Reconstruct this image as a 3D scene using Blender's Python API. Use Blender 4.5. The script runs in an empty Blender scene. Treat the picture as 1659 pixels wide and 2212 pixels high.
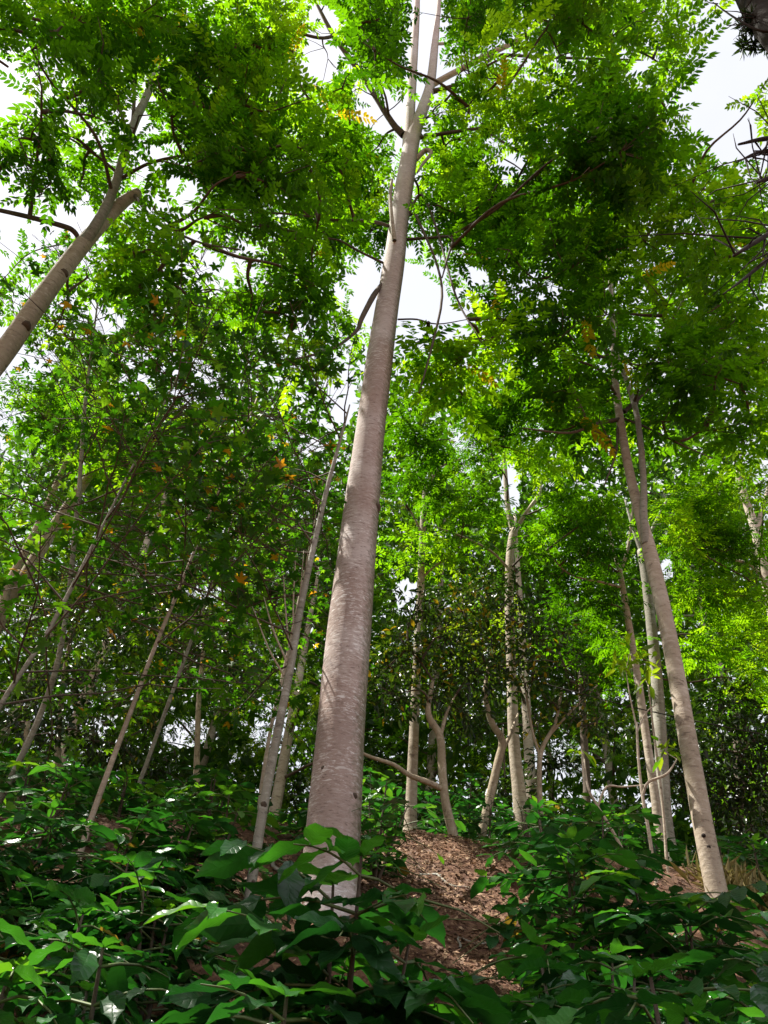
import bpy, math, random
import numpy as np
from mathutils import Vector, Matrix

random.seed(7)
rng = np.random.default_rng(11)
scene = bpy.context.scene
COL = scene.collection

# ------------------------------------------------------------------ camera
W0, H0, F0 = 1659.0, 2212.0, 1661.0          # working size of the photograph, focal length in those pixels
EYE = np.array([0.0, 0.0, 1.62])
upc = np.array([190.0, 1706.0, -1661.0]); upc /= np.linalg.norm(upc)      # world up seen from the camera
fwd = np.array([0.0, 0.0, -1.0])
yc = fwd - fwd.dot(upc) * upc; yc /= np.linalg.norm(yc)
xc = np.cross(yc, upc)
C2W = np.array([xc, yc, upc])                 # camera vector -> world vector
cam_d = bpy.data.cameras.new('camera')
cam = bpy.data.objects.new('camera', cam_d); COL.objects.link(cam)
cam_d.sensor_fit = 'HORIZONTAL'; cam_d.sensor_width = 36.0
cam_d.lens = 36.0 * F0 / W0
cam_d.clip_start = 0.05; cam_d.clip_end = 5000
cam.matrix_world = Matrix.Translation(Vector(EYE)) @ Matrix(C2W.tolist()).to_4x4()
scene.camera = cam

# ------------------------------------------------------------------ sky, sun, exposure
SUN_EL, SUN_AZ = math.radians(63), math.radians(-75)     # azimuth from +Y towards +X: the sun stands to the left
world = bpy.data.worlds.new('World'); scene.world = world; world.use_nodes = True
nt = world.node_tree; nt.nodes.clear()
out = nt.nodes.new('ShaderNodeOutputWorld'); bg = nt.nodes.new('ShaderNodeBackground')
sky = nt.nodes.new('ShaderNodeTexSky'); sky.sky_type = 'NISHITA'; sky.sun_disc = False
sky.sun_elevation = SUN_EL; sky.sun_rotation = SUN_AZ
sky.air_density = 1.0; sky.dust_density = 2.0
tcw = nt.nodes.new('ShaderNodeTexCoord')
noi = nt.nodes.new('ShaderNodeTexNoise'); noi.inputs['Scale'].default_value = 2.2; noi.inputs['Detail'].default_value = 5
rmp = nt.nodes.new('ShaderNodeMapRange'); rmp.inputs[1].default_value = .3; rmp.inputs[2].default_value = .62
rmp.inputs[3].default_value = .68; rmp.inputs[4].default_value = .97
mxw = nt.nodes.new('ShaderNodeMix'); mxw.data_type = 'RGBA'
mxw.inputs[7].default_value = (4.45, 4.48, 4.75, 1)          # bright thin cloud, scaled by the strength below
nt.links.new(tcw.outputs['Generated'], noi.inputs['Vector'])
nt.links.new(noi.outputs['Fac'], rmp.inputs[0]); nt.links.new(rmp.outputs[0], mxw.inputs[0])
nt.links.new(sky.outputs[0], mxw.inputs[6]); nt.links.new(mxw.outputs[2], bg.inputs[0])
bg.inputs[1].default_value = 0.1
nt.links.new(bg.outputs[0], out.inputs[0])
sun_d = bpy.data.lights.new('sun', 'SUN'); sun_d.energy = 5.0; sun_d.angle = math.radians(0.53); sun_d.color = (1.0, .95, .86)
sun = bpy.data.objects.new('sun', sun_d); COL.objects.link(sun)
sdir = Vector((math.sin(SUN_AZ) * math.cos(SUN_EL), math.cos(SUN_AZ) * math.cos(SUN_EL), math.sin(SUN_EL)))
sun.rotation_euler = sdir.to_track_quat('Z', 'Y').to_euler()
sun.location = sdir * 60
scene.view_settings.view_transform = 'Standard'; scene.view_settings.look = 'None'
scene.view_settings.exposure = 1.25; scene.view_settings.gamma = 1.0
cy = scene.cycles
cy.max_bounces = 7; cy.diffuse_bounces = 4; cy.glossy_bounces = 2; cy.transmission_bounces = 5
cy.caustics_reflective = False; cy.caustics_refractive = False
cy.use_denoising = True

# ------------------------------------------------------------------ pixel -> place
def ray(px, py):
    v = np.array([px - W0 / 2, -(py - H0 / 2), -F0]); v /= np.linalg.norm(v)
    return C2W @ v
def PR(px, py, r): return EYE + ray(px, py) * r
def PY(px, py, Y):
    d = ray(px, py); return EYE + d * (Y / d[1])
def project(P):
    c = (np.atleast_2d(P) - EYE) @ C2W
    dep = -c[:, 2]; dd = np.where(np.abs(dep) < 1e-6, 1e-6, dep)
    return np.stack([W0 / 2 + F0 * c[:, 0] / dd, H0 / 2 - F0 * c[:, 1] / dd, dep], 1)

SL = 0.58
_yk = np.array([-400, -40, -14, -6, 2.5, 4, 6.5, 8, 10, 14, 60, 4000.0])
_sk = np.array([0.0, 0.0, .25, .42, .42, .78, .78, .35, .05, -.04, -.03, -.001])       # steepness of the hillside
_g = np.concatenate([np.linspace(-400, 60, 4601), np.linspace(61, 4000, 400)])
_s = np.interp(_g, _yk, _sk)
_z = np.concatenate([[0], np.cumsum((_s[1:] + _s[:-1]) / 2 * np.diff(_g))]); _z -= np.interp(0, _g, _z)
def slope_int(y): return np.interp(np.asarray(y, float), _g, _z)
def ground(x, y):
    x = np.asarray(x, float); y = np.asarray(y, float)
    n = (.05 * np.sin(x * 1.3 + .7 * y) + .04 * np.sin(2.3 * y - 1.1 * x + 1) + .022 * np.sin(5.1 * x + 1.7 * y + 2)
         + .02 * np.sin(7.3 * y + 2.2 * x) + .012 * np.sin(13 * x - 9 * y) + .01 * np.sin(17 * y + 8 * x + .4))
    fall = np.where(x < .5, .15, .02) * np.clip(np.abs(x - .5) - 1.5, 0, 9) * np.clip((y - 4) / 4, 0, 1) * np.clip((200 - y) / 150, 0, 1)
    fade = np.clip((60 - np.hypot(x, y)) / 40, 0, 1)
    return slope_int(y) + n * fade - fall
def ghit(px, py, tmax=60):
    d = ray(px, py)
    t = np.linspace(.5, tmax, 6000)
    p = EYE + t[:, None] * d
    k = np.where(p[:, 2] < ground(p[:, 0], p[:, 1]))[0]
    return p[k[0]] if len(k) else None
def onground(x, y, dz=0.0): return np.array([x, y, float(ground(x, y)) + dz])

# ------------------------------------------------------------------ materials
def new_mat(name):
    m = bpy.data.materials.new(name); m.use_nodes = True
    m.node_tree.nodes.clear(); return m, m.node_tree
def N(t, kind, **kw):
    n = t.nodes.new(kind)
    for k, v in kw.items():
        if k in n.inputs.keys(): n.inputs[k].default_value = v
        else: setattr(n, k, v)
    return n
def ramp(t, fac, stops):
    r = t.nodes.new('ShaderNodeValToRGB'); e = r.color_ramp.elements
    while len(e) < len(stops): e.new(.5)
    for el, (p, c) in zip(e, stops): el.position = p; el.color = (*c, 1)
    t.links.new(fac, r.inputs[0]); return r
def leaf_mat(name, refl, trans, tfac=.45, rough=.42, spec=.5, veins=False, nvein=9, bright=1.0):
    """refl / trans: colour stops over the per-leaf tint attribute"""
    m, t = new_mat(name)
    a = N(t, 'ShaderNodeAttribute', attribute_name='tint')
    r1 = ramp(t, a.outputs['Fac'], refl); r2 = ramp(t, a.outputs['Fac'], trans)
    geo = N(t, 'ShaderNodeNewGeometry')
    no = N(t, 'ShaderNodeTexNoise'); no.inputs['Scale'].default_value = 9
    t.links.new(geo.outputs['Position'], no.inputs['Vector'])
    hs = N(t, 'ShaderNodeHueSaturation'); mr = N(t, 'ShaderNodeMapRange')
    mr.inputs[1].default_value = .3; mr.inputs[2].default_value = .7; mr.inputs[3].default_value = .75; mr.inputs[4].default_value = 1.25
    t.links.new(no.outputs['Fac'], mr.inputs[0]); t.links.new(mr.outputs[0], hs.inputs['Value'])
    t.links.new(r1.outputs[0], hs.inputs['Color'])
    p = N(t, 'ShaderNodeBsdfPrincipled'); p.inputs['Roughness'].default_value = rough
    p.inputs['Specular IOR Level'].default_value = spec
    t.links.new(hs.outputs[0], p.inputs['Base Color'])
    tr = N(t, 'ShaderNodeBsdfTranslucent'); t.links.new(r2.outputs[0], tr.inputs['Color'])
    mx = N(t, 'ShaderNodeMixShader'); mx.inputs[0].default_value = tfac
    o = N(t, 'ShaderNodeOutputMaterial')
    if veins:
        l = N(t, 'ShaderNodeAttribute', attribute_name='luv')
        sp = N(t, 'ShaderNodeSeparateXYZ'); t.links.new(l.outputs['Vector'], sp.inputs[0])
        ab = N(t, 'ShaderNodeMath', operation='ABSOLUTE'); t.links.new(sp.outputs[1], ab.inputs[0])
        mu = N(t, 'ShaderNodeMath', operation='MULTIPLY_ADD'); t.links.new(ab.outputs[0], mu.inputs[0]); mu.inputs[1].default_value = -.16
        t.links.new(sp.outputs[0], mu.inputs[2])
        s1 = N(t, 'ShaderNodeMath', operation='MULTIPLY'); s1.inputs[1].default_value = nvein * math.pi; t.links.new(mu.outputs[0], s1.inputs[0])
        s2 = N(t, 'ShaderNodeMath', operation='SINE'); t.links.new(s1.outputs[0], s2.inputs[0])
        s3 = N(t, 'ShaderNodeMath', operation='ABSOLUTE'); t.links.new(s2.outputs[0], s3.inputs[0])
        s4 = N(t, 'ShaderNodeMath', operation='POWER'); s4.inputs[1].default_value = .5; t.links.new(s3.outputs[0], s4.inputs[0])
        mid = N(t, 'ShaderNodeMapRange'); mid.inputs[1].default_value = 0; mid.inputs[2].default_value = .12; t.links.new(ab.outputs[0], mid.inputs[0])
        ml = N(t, 'ShaderNodeMath', operation='MULTIPLY'); t.links.new(s4.outputs[0], ml.inputs[0]); t.links.new(mid.outputs[0], ml.inputs[1])
        b = N(t, 'ShaderNodeBump'); b.inputs['Strength'].default_value = .3; b.inputs['Distance'].default_value = .003
        t.links.new(ml.outputs[0], b.inputs['Height']); t.links.new(b.outputs[0], p.inputs['Normal'])
    t.links.new(p.outputs[0], mx.inputs[1]); t.links.new(tr.outputs[0], mx.inputs[2]); t.links.new(mx.outputs[0], o.inputs[0])
    return m
def bark_mat(name, base, light, dark, zs=14.0, moss=0.0, lich=.55, scale=3.0, bump=.5, top=None):
    m, t = new_mat(name)
    tc = N(t, 'ShaderNodeTexCoord'); mp = N(t, 'ShaderNodeMapping')
    mp.inputs['Scale'].default_value = (scale, scale, zs); t.links.new(tc.outputs['Object'], mp.inputs[0])
    n1 = N(t, 'ShaderNodeTexNoise'); n1.inputs['Scale'].default_value = 2.2; n1.inputs['Detail'].default_value = 7; n1.inputs['Roughness'].default_value = .65
    t.links.new(mp.outputs[0], n1.inputs['Vector'])
    n2 = N(t, 'ShaderNodeTexNoise'); n2.inputs['Scale'].default_value = 1.1; n2.inputs['Detail'].default_value = 6
    t.links.new(tc.outputs['Object'], n2.inputs['Vector'])
    n3 = N(t, 'ShaderNodeTexNoise'); n3.inputs['Scale'].default_value = 26; n3.inputs['Detail'].default_value = 5
    t.links.new(tc.outputs['Object'], n3.inputs['Vector'])
    c1 = ramp(t, n1.outputs['Fac'], [(.32, dark), (.45, base), (.60, base), (.70, light)])
    c2 = ramp(t, n2.outputs['Fac'], [(.35, tuple(x * .72 for x in base)), (.5, base), (.66, tuple(min(1, x * 1.15) for x in light))])
    mx = N(t, 'ShaderNodeMix', data_type='RGBA'); mx.inputs[0].default_value = .5
    t.links.new(c1.outputs[0], mx.inputs[6]); t.links.new(c2.outputs[0], mx.inputs[7])
    mp2 = N(t, 'ShaderNodeMapping'); mp2.inputs['Scale'].default_value = (scale * 1.1, scale * 1.1, zs); t.links.new(tc.outputs['Object'], mp2.inputs[0])
    n4 = N(t, 'ShaderNodeTexNoise'); n4.inputs['Scale'].default_value = 1.7; n4.inputs['Detail'].default_value = 9; n4.inputs['Roughness'].default_value = .72; n4.inputs['Distortion'].default_value = .6
    t.links.new(mp2.outputs[0], n4.inputs['Vector'])
    lr = N(t, 'ShaderNodeMapRange'); lr.inputs[1].default_value = .53; lr.inputs[2].default_value = .60; lr.inputs[4].default_value = lich; t.links.new(n4.outputs['Fac'], lr.inputs[0])
    n5 = N(t, 'ShaderNodeTexNoise'); n5.inputs['Scale'].default_value = 2.3; n5.inputs['Detail'].default_value = 3; t.links.new(tc.outputs['Object'], n5.inputs['Vector'])
    pr = N(t, 'ShaderNodeMapRange'); pr.inputs[1].default_value = .40; pr.inputs[2].default_value = .60; pr.inputs[3].default_value = .12; t.links.new(n5.outputs['Fac'], pr.inputs[0])
    pm = N(t, 'ShaderNodeMath', operation='MULTIPLY'); t.links.new(lr.outputs[0], pm.inputs[0]); t.links.new(pr.outputs[0], pm.inputs[1])
    ml = N(t, 'ShaderNodeMix', data_type='RGBA'); ml.inputs[7].default_value = (*[min(.8, x * 1.18) for x in light], 1)
    t.links.new(pm.outputs[0], ml.inputs[0]); t.links.new(mx.outputs[2], ml.inputs[6])
    dr = N(t, 'ShaderNodeMapRange'); dr.inputs[1].default_value = .435; dr.inputs[2].default_value = .37; dr.inputs[4].default_value = .75; t.links.new(n4.outputs['Fac'], dr.inputs[0])
    md = N(t, 'ShaderNodeMix', data_type='RGBA'); md.inputs[7].default_value = (*[x * .7 for x in dark], 1)
    t.links.new(dr.outputs[0], md.inputs[0]); t.links.new(ml.outputs[2], md.inputs[6])
    last = md.outputs[2]
    if top:
        sp = N(t, 'ShaderNodeSeparateXYZ'); t.links.new(tc.outputs['Object'], sp.inputs[0])
        mr = N(t, 'ShaderNodeMapRange'); mr.inputs[1].default_value = top[1]; mr.inputs[2].default_value = top[2]; mr.inputs[4].default_value = .55
        t.links.new(sp.outputs[2], mr.inputs[0])
        m2 = N(t, 'ShaderNodeMix', data_type='RGBA'); t.links.new(mr.outputs[0], m2.inputs[0]); t.links.new(last, m2.inputs[6])
        cc = ramp(t, n1.outputs['Fac'], [(.3, tuple(x * .55 for x in top[0])), (.46, top[0]), (.66, tuple(min(1, x * 1.2) for x in top[0]))])
        t.links.new(cc.outputs[0], m2.inputs[7]); last = m2.outputs[2]
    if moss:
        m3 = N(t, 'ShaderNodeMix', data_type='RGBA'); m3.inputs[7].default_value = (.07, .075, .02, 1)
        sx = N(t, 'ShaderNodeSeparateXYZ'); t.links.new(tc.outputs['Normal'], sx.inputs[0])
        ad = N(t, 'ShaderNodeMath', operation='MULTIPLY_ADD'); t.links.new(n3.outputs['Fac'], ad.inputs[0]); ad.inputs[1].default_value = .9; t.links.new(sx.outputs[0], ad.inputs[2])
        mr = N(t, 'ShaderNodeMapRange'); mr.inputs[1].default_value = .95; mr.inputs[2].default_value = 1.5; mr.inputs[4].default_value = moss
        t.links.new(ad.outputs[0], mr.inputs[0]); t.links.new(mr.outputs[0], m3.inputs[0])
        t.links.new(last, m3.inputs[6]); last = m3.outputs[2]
    p = N(t, 'ShaderNodeBsdfPrincipled'); p.inputs['Roughness'].default_value = .85; p.inputs['Specular IOR Level'].default_value = .2
    t.links.new(last, p.inputs['Base Color'])
    ad = N(t, 'ShaderNodeMath', operation='ADD'); t.links.new(n1.outputs['Fac'], ad.inputs[0])
    ms = N(t, 'ShaderNodeMath', operation='MULTIPLY'); ms.inputs[1].default_value = .5; t.links.new(n3.outputs['Fac'], ms.inputs[0]); t.links.new(ms.outputs[0], ad.inputs[1])
    b = N(t, 'ShaderNodeBump'); b.inputs['Strength'].default_value = bump; b.inputs['Distance'].default_value = .012
    t.links.new(ad.outputs[0], b.inputs['Height']); t.links.new(b.outputs[0], p.inputs['Normal'])
    o = N(t, 'ShaderNodeOutputMaterial'); t.links.new(p.outputs[0], o.inputs[0])
    return m
def plain_mat(name, c, rough=.8):
    m, t = new_mat(name); p = N(t, 'ShaderNodeBsdfPrincipled'); p.inputs['Roughness'].default_value = rough
    tc = N(t, 'ShaderNodeTexCoord'); n = N(t, 'ShaderNodeTexNoise'); n.inputs['Scale'].default_value = 18; n.inputs['Detail'].default_value = 4
    t.links.new(tc.outputs['Object'], n.inputs['Vector'])
    r = ramp(t, n.outputs['Fac'], [(.3, tuple(x * .6 for x in c)), (.7, tuple(min(1, x * 1.35) for x in c))])
    t.links.new(r.outputs[0], p.inputs['Base Color']); o = N(t, 'ShaderNodeOutputMaterial'); t.links.new(p.outputs[0], o.inputs[0])
    return m

YEL, ORA = (.45, .34, .015), (.42, .20, .015)
M_TOONA = leaf_mat('pinnate_leaf', [(0, (.012, .042, .003)), (.5, (.030, .088, .005)), (.95, (.075, .15, .008)), (.985, YEL)],
                   [(0, (.045, .16, .001)), (.5, (.17, .42, .003)), (.95, (.38, .65, .006)), (.985, (.7, .5, .01))], .58, .5, .2)
M_STAR = leaf_mat('lobed_leaf', [(0, (.012, .038, .004)), (.6, (.022, .080, .008)), (.93, (.06, .145, .012)), (.955, YEL), (.99, ORA)],
                  [(0, (.04, .15, .003)), (.6, (.09, .32, .005)), (.93, (.26, .52, .01)), (.955, (.75, .55, .01)), (.99, (.7, .34, .01))], .42, .45, .3)
M_DARK = leaf_mat('dark_glossy_leaf', [(0, (.010, .020, .004)), (.6, (.020, .042, .007)), (.95, (.05, .08, .010)), (.98, YEL)],
                  [(0, (.03, .07, .004)), (.6, (.07, .16, .006)), (.95, (.22, .32, .01)), (.98, (.5, .35, .01))], .28, .33, .5)
M_FAR = leaf_mat('far_leaf', [(0, (.016, .045, .005)), (.5, (.04, .095, .008)), (1, (.12, .19, .012))],
                 [(0, (.06, .18, .004)), (.5, (.15, .36, .006)), (1, (.42, .58, .012))], .48, .5, .25)
M_COFFEE = leaf_mat('coffee_leaf', [(0, (.014, .052, .016)), (.55, (.024, .098, .024)), (.86, (.042, .155, .026)), (.95, (.07, .18, .022)), (.99, (.22, .14, .03))],
                    [(0, (.015, .10, .010)), (.55, (.045, .26, .014)), (.86, (.12, .45, .016)), (.95, (.25, .58, .014)), (.99, (.5, .32, .03))], .26, .32, .65, veins=True)
M_LITTER = leaf_mat('dry_leaf', [(0, (.075, .028, .012)), (.45, (.17, .085, .044)), (.8, (.34, .21, .12)), (1, (.60, .42, .25))],
                    [(0, (.06, .03, .01)), (1, (.2, .12, .05))], .15, .7, .3)
M_STRAW = leaf_mat('straw', [(0, (.30, .24, .09)), (1, (.55, .45, .2))], [(0, (.2, .2, .05)), (1, (.3, .28, .08))], .3, .6, .3)
B_MAIN = bark_mat('smooth_pink_bark', (.43, .33, .29), (.70, .65, .63), (.24, .17, .145), zs=30, moss=.85, scale=7.5, lich=1.0, bump=.5, top=((.50, .455, .40), 5.5, 11))
B_PALE = bark_mat('pale_bark', (.40, .33, .25), (.58, .52, .44), (.20, .15, .11), zs=12, moss=.3, scale=4.5, bump=.7)
B_GREY = bark_mat('grey_bark', (.27, .25, .20), (.46, .45, .40), (.13, .11, .09), zs=14, moss=.4, scale=6)
B_TWIG = bark_mat('dark_twig_bark', (.10, .075, .055), (.17, .14, .11), (.05, .038, .03), zs=10, scale=8)
B_CROOK = bark_mat('crooked_pale_bark', (.36, .29, .20), (.55, .48, .38), (.16, .12, .08), zs=7, moss=.4, scale=9)
B_STEM = plain_mat('green_stem', (.10, .13, .04), .6)
B_CONIFER = bark_mat('black_bark', (.03, .022, .018), (.045, .037, .03), (.012, .010, .009), zs=8, scale=8)

# ------------------------------------------------------------------ mesh helpers
def link(o): COL.objects.link(o); return o
def empty(name, loc, label, cat, group=None):
    o = bpy.data.objects.new(name, None); o.location = Vector(loc); o.empty_display_size = .2
    o['label'] = label; o['category'] = cat
    if group: o['group'] = group
    return link(o)
def mesh_np(name, V, loops, totals, mat, tint=None, luv=None, smooth=False):
    me = bpy.data.meshes.new(name)
    V = np.ascontiguousarray(V, np.float32); loops = np.ascontiguousarray(loops, np.int32); totals = np.ascontiguousarray(totals, np.int32)
    me.vertices.add(len(V)); me.vertices.foreach_set('co', V.ravel())
    me.loops.add(len(loops)); me.loops.foreach_set('vertex_index', loops)
    me.polygons.add(len(totals))
    starts = np.concatenate([[0], np.cumsum(totals)[:-1]]).astype(np.int32)
    me.polygons.foreach_set('loop_start', starts); me.polygons.foreach_set('loop_total', totals)
    if smooth: me.polygons.foreach_set('use_smooth', np.ones(len(totals), bool))
    me.update(calc_edges=True)
    if tint is not None:
        a = me.attributes.new('tint', 'FLOAT', 'POINT'); a.data.foreach_set('value', np.ascontiguousarray(tint, np.float32))
    if luv is not None:
        a = me.attributes.new('luv', 'FLOAT_VECTOR', 'POINT'); a.data.foreach_set('vector', np.ascontiguousarray(luv, np.float32).ravel())
    me.materials.append(mat)
    return me
def obj(name, me, parent=None, **kw):
    o = bpy.data.objects.new(name, me); link(o)
    if parent: o.parent = parent
    for k, v in kw.items(): o[k] = v
    return o
class Tubes:
    """collects tapered tubes into one mesh"""
    def __init__(s): s.V = []; s.L = []; s.T = []; s.n = 0
    def add(s, pts, rad, sides=8, rough=0.0, sub=0, flare=None, bulge=0.0):
        P = np.asarray(pts, float); R = np.asarray(rad, float) * np.ones(len(P))
        if sub:
            t = np.arange(len(P)); tt = np.linspace(0, len(P) - 1, (len(P) - 1) * sub + 1)
            P = catmull(P, tt); R = np.interp(tt, t, R)
        n = len(P)
        d = np.gradient(P, axis=0); d /= np.linalg.norm(d, axis=1)[:, None] + 1e-9
        a = np.array([1., 0, 0]) if abs(d[0][0]) < .8 else np.array([0, 1., 0])
        u = np.cross(d[0], a); u /= np.linalg.norm(u)
        ang = np.arange(sides) * 2 * math.pi / sides
        ph = rng.uniform(0, 6.28, 4)
        rings = []
        for i in range(n):
            u = u - u.dot(d[i]) * d[i]; u /= np.linalg.norm(u) + 1e-9
            v = np.cross(d[i], u)
            r = R[i] * (1 + rough * (np.sin(2 * ang + ph[0] + i * .25) * .5 + np.sin(3 * ang + ph[1] - i * .4) * .4 + rng.normal(0, .25, sides)))
            if bulge: r = r * (1 + bulge * (math.sin(i * .21 + ph[3]) + .7 * math.sin(i * .47 + ph[2]) + .8 * np.sin(ang * 2 + i * .12) * math.sin(i * .33)))
            if flare is not None: r = r * (1 + flare[0] * math.exp(-i / flare[1]) * (.6 + .4 * np.sin(5 * ang + ph[2])))
            rings.append(P[i] + np.outer(np.cos(ang) * r, u) + np.outer(np.sin(ang) * r, v))
        s.V.append(np.concatenate(rings))
        i, j = np.meshgrid(np.arange(n - 1), np.arange(sides), indexing='ij')
        j2 = (j + 1) % sides
        q = np.stack([i * sides + j, i * sides + j2, (i + 1) * sides + j2, (i + 1) * sides + j], -1).reshape(-1, 4) + s.n
        s.L.append(q.ravel()); s.T.append(np.full(len(q), 4))
        top = np.arange(sides) + (n - 1) * sides + s.n
        s.L.append(top); s.T.append([sides])
        s.n += n * sides
    def build(s, name, mat, parent=None, org=(0, 0, 0), **kw):
        V = np.concatenate(s.V) - np.asarray(org)
        return obj(name, mesh_np(name, V, np.concatenate(s.L), np.concatenate(s.T), mat, smooth=True), parent, **kw)
def catmull(P, tt):
    P = np.asarray(P, float); n = len(P); Q = np.vstack([2 * P[0] - P[1], P, 2 * P[-1] - P[-2]])
    k = np.clip(tt.astype(int), 0, n - 2); f = (tt - k)[:, None]
    a, b, c, d = Q[k], Q[k + 1], Q[k + 2], Q[k + 3]
    return .5 * (2 * b + (c - a) * f + (2 * a - 5 * b + 4 * c - d) * f ** 2 + (3 * b - a - 3 * c + d) * f ** 3)

class Template:
    def __init__(s, V, faces, luv=None):
        s.V = np.asarray(V, float); s.L = np.concatenate([np.asarray(f) for f in faces]); s.T = np.array([len(f) for f in faces])
        s.luv = luv
        s.cache = {}
    def mesh(s, name, mat, tint):
        k = (name, mat.name, round(tint, 2))
        if k not in s.cache:
            s.cache[k] = mesh_np(name, s.V, s.L, s.T, mat, np.full(len(s.V), tint), s.luv, smooth=s.luv is not None)
        return s.cache[k]
def leaflet_geo(w=.17, fold=.05):
    V = [(0, 0, 0), (1, 0, -.03), (.68, w * .78, fold * .7), (.32, w, fold), (.32, -w, fold), (.68, -w * .78, fold * .7)]
    F = [(0, 1, 2, 3), (0, 4, 5, 1)]
    return np.array(V), F
def pinnate(pairs, seed, rel=.30, w=.17, droop=.18, terminal=True, ang=62, lite=False):
    r = np.random.default_rng(seed); V = []; F = []; n = 0
    lv, lf = leaflet_geo(w)
    if lite: lv, lf = np.array([(0, 0, 0), (.42, w, .03), (1, 0, -.03), (.42, -w, .03)]), [(0, 3, 2, 1)]
    def put(x, sgn, L, a):
        nonlocal n
        a = math.radians(a) * sgn
        ti = r.normal(0, .22); rl = r.normal(0, .25)
        c, s_ = math.cos(a), math.sin(a)
        p = lv * L
        p = np.stack([p[:, 0], p[:, 1] * math.cos(rl) - p[:, 2] * math.sin(rl), p[:, 1] * math.sin(rl) + p[:, 2] * math.cos(rl)], 1)
        z = p[:, 2] - p[:, 0] * (.12 + ti) - (p[:, 0] ** 2) * .5
        q = np.stack([x + c * p[:, 0] - s_ * p[:, 1], s_ * p[:, 0] + c * p[:, 1], z], 1)
        V.append(q); F.extend([tuple(i + n for i in f) for f in lf]); n += len(q)
    for k in range(pairs):
        x = .16 + .80 * k / (pairs - 1)
        L = rel * (1 - .35 * abs(k / (pairs - 1) - .45) * 1.4)
        for sg in (1, -1):
            if r.random() < .05: continue
            put(x + r.normal(0, .012), sg, L * r.uniform(.85, 1.1), ang - 16 * k / (pairs - 1) + r.normal(0, 6))
    if terminal: put(.98, 1, rel * .8, r.normal(0, 8))
    rv = np.array([(0, .008, 0), (0, -.008, 0), (.5, -.005, 0), (.5, .005, 0), (1, -.003, 0), (1, .003, 0)])
    V.append(rv); F += [(n, n + 1, n + 2, n + 3), (n + 3, n + 2, n + 4, n + 5)]
    V = np.concatenate(V); V[:, 2] -= droop * V[:, 0] ** 2; V[:, 1] += r.normal(0, .06) * V[:, 0] ** 2
    return Template(V, F)
def star(seed):
    r = np.random.default_rng(seed); V = [(0, 0, 0)]; F = []
    # palmate leaf with five pointed lobes; petal base at the origin
    angs = [-128, -62, 0, 62, 128]; lens = [.42, .62, .72, .62, .42]
    c = np.array([.34, 0]); ring = []
    for k in range(5):
        a = math.radians(angs[k] + r.normal(0, 5)); L = lens[k] * r.uniform(.9, 1.1)
        d = np.array([math.cos(a), math.sin(a)]); s = np.array([-d[1], d[0]])
        if k > 0:
            am = math.radians((angs[k] + angs[k - 1]) / 2); ring.append((*(c + .2 * np.array([math.cos(am), math.sin(am)])), .02))
        ring += [(*(c + d * L * .55 - s * .13), .0), (*(c + d * L), -.10), (*(c + d * L * .55 + s * .13), 0)]
    V = [(c[0], 0, .02), (.12, 0, 0)] + ring
    nr = len(ring)
    F = []
    # fan from the centre, lobe by lobe
    i = 2
    for k in range(5):
        F.append((0, i, i + 1, i + 2)); i += 3
        if k < 4: F.append((0, i - 1, i)); F.append((0, i, i + 1)); i += 1
    F.append((0, 1, 2)); F.append((0, 2 + nr - 1, 1))
    V = np.array(V); p = np.array([(-.35, .008, .05), (-.35, -.008, .05)]); n = len(V)
    V = np.vstack([V, p]); F.append((n, n + 1, 1))
    V[:, 2] += r.normal(0, .05) * V[:, 1] + r.normal(0, .015, len(V))
    return Template(V, F)
def simple_leaf(w=.2, droop=.2, seed=0):
    lv, lf = leaflet_geo(w, .06); V = lv.copy(); V[:, 2] -= droop * V[:, 0] ** 2
    return Template(V, lf)
def coffee_leaf(seed, nu=11, nv=2, wave=.035):
    r = np.random.default_rng(seed); V = []; U = []; F = []
    ph = r.uniform(0, 6.28, 2); dr = r.uniform(.12, .5); tw = r.normal(0, .25); sd = r.normal(0, .12); wid = r.uniform(.2, .245)
    for i in range(nu + 1):
        u = i / nu
        w = wid * (math.sin(math.pi * min(1, u ** .92)) ** .75) * (1 if u < .82 else 1 - .55 * ((u - .82) / .18)) + .004
        for j in range(nv + 1):
            v = -1 + 2 * j / nv
            z = .05 * abs(v) - dr * u ** 2 * .8
            if abs(v) > .9: z += wave * math.sin(u * 15 + ph[0 if v < 0 else 1])
            y = v * w * (1 + (.05 * math.sin(u * 15 + ph[1] + 1) if abs(v) > .9 else 0))
            z += tw * u * y
            V.append((u, y + sd * u * u, z)); U.append((u, v, 0))
    for i in range(nu):
        for j in range(nv):
            a = i * (nv + 1) + j
            F.append((a, a + nv + 1, a + nv + 2, a + 1))
    return Template(np.array(V), F, np.array(U))

T_PIN = [pinnate(random.choice([9, 10, 11]), 100 + i, rel=.20, w=.23, droop=random.uniform(.05, .4)) for i in range(8)]
T_PINF = [pinnate(random.choice([7, 8, 9]), 200 + i, rel=.24, w=.19, droop=random.uniform(.1, .4), lite=True) for i in range(5)]
T_STAR = [star(300 + i) for i in range(6)]
T_SIMP = [simple_leaf(w, d) for w, d in ((.2, .1), (.16, .35), (.24, .2))]
T_COF = [coffee_leaf(400 + i) for i in range(8)]
T_COFF = [coffee_leaf(460 + i, 4, 2, .02) for i in range(4)]
T_COFM = [coffee_leaf(430 + i, 5, 2, .03) for i in range(5)]

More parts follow.
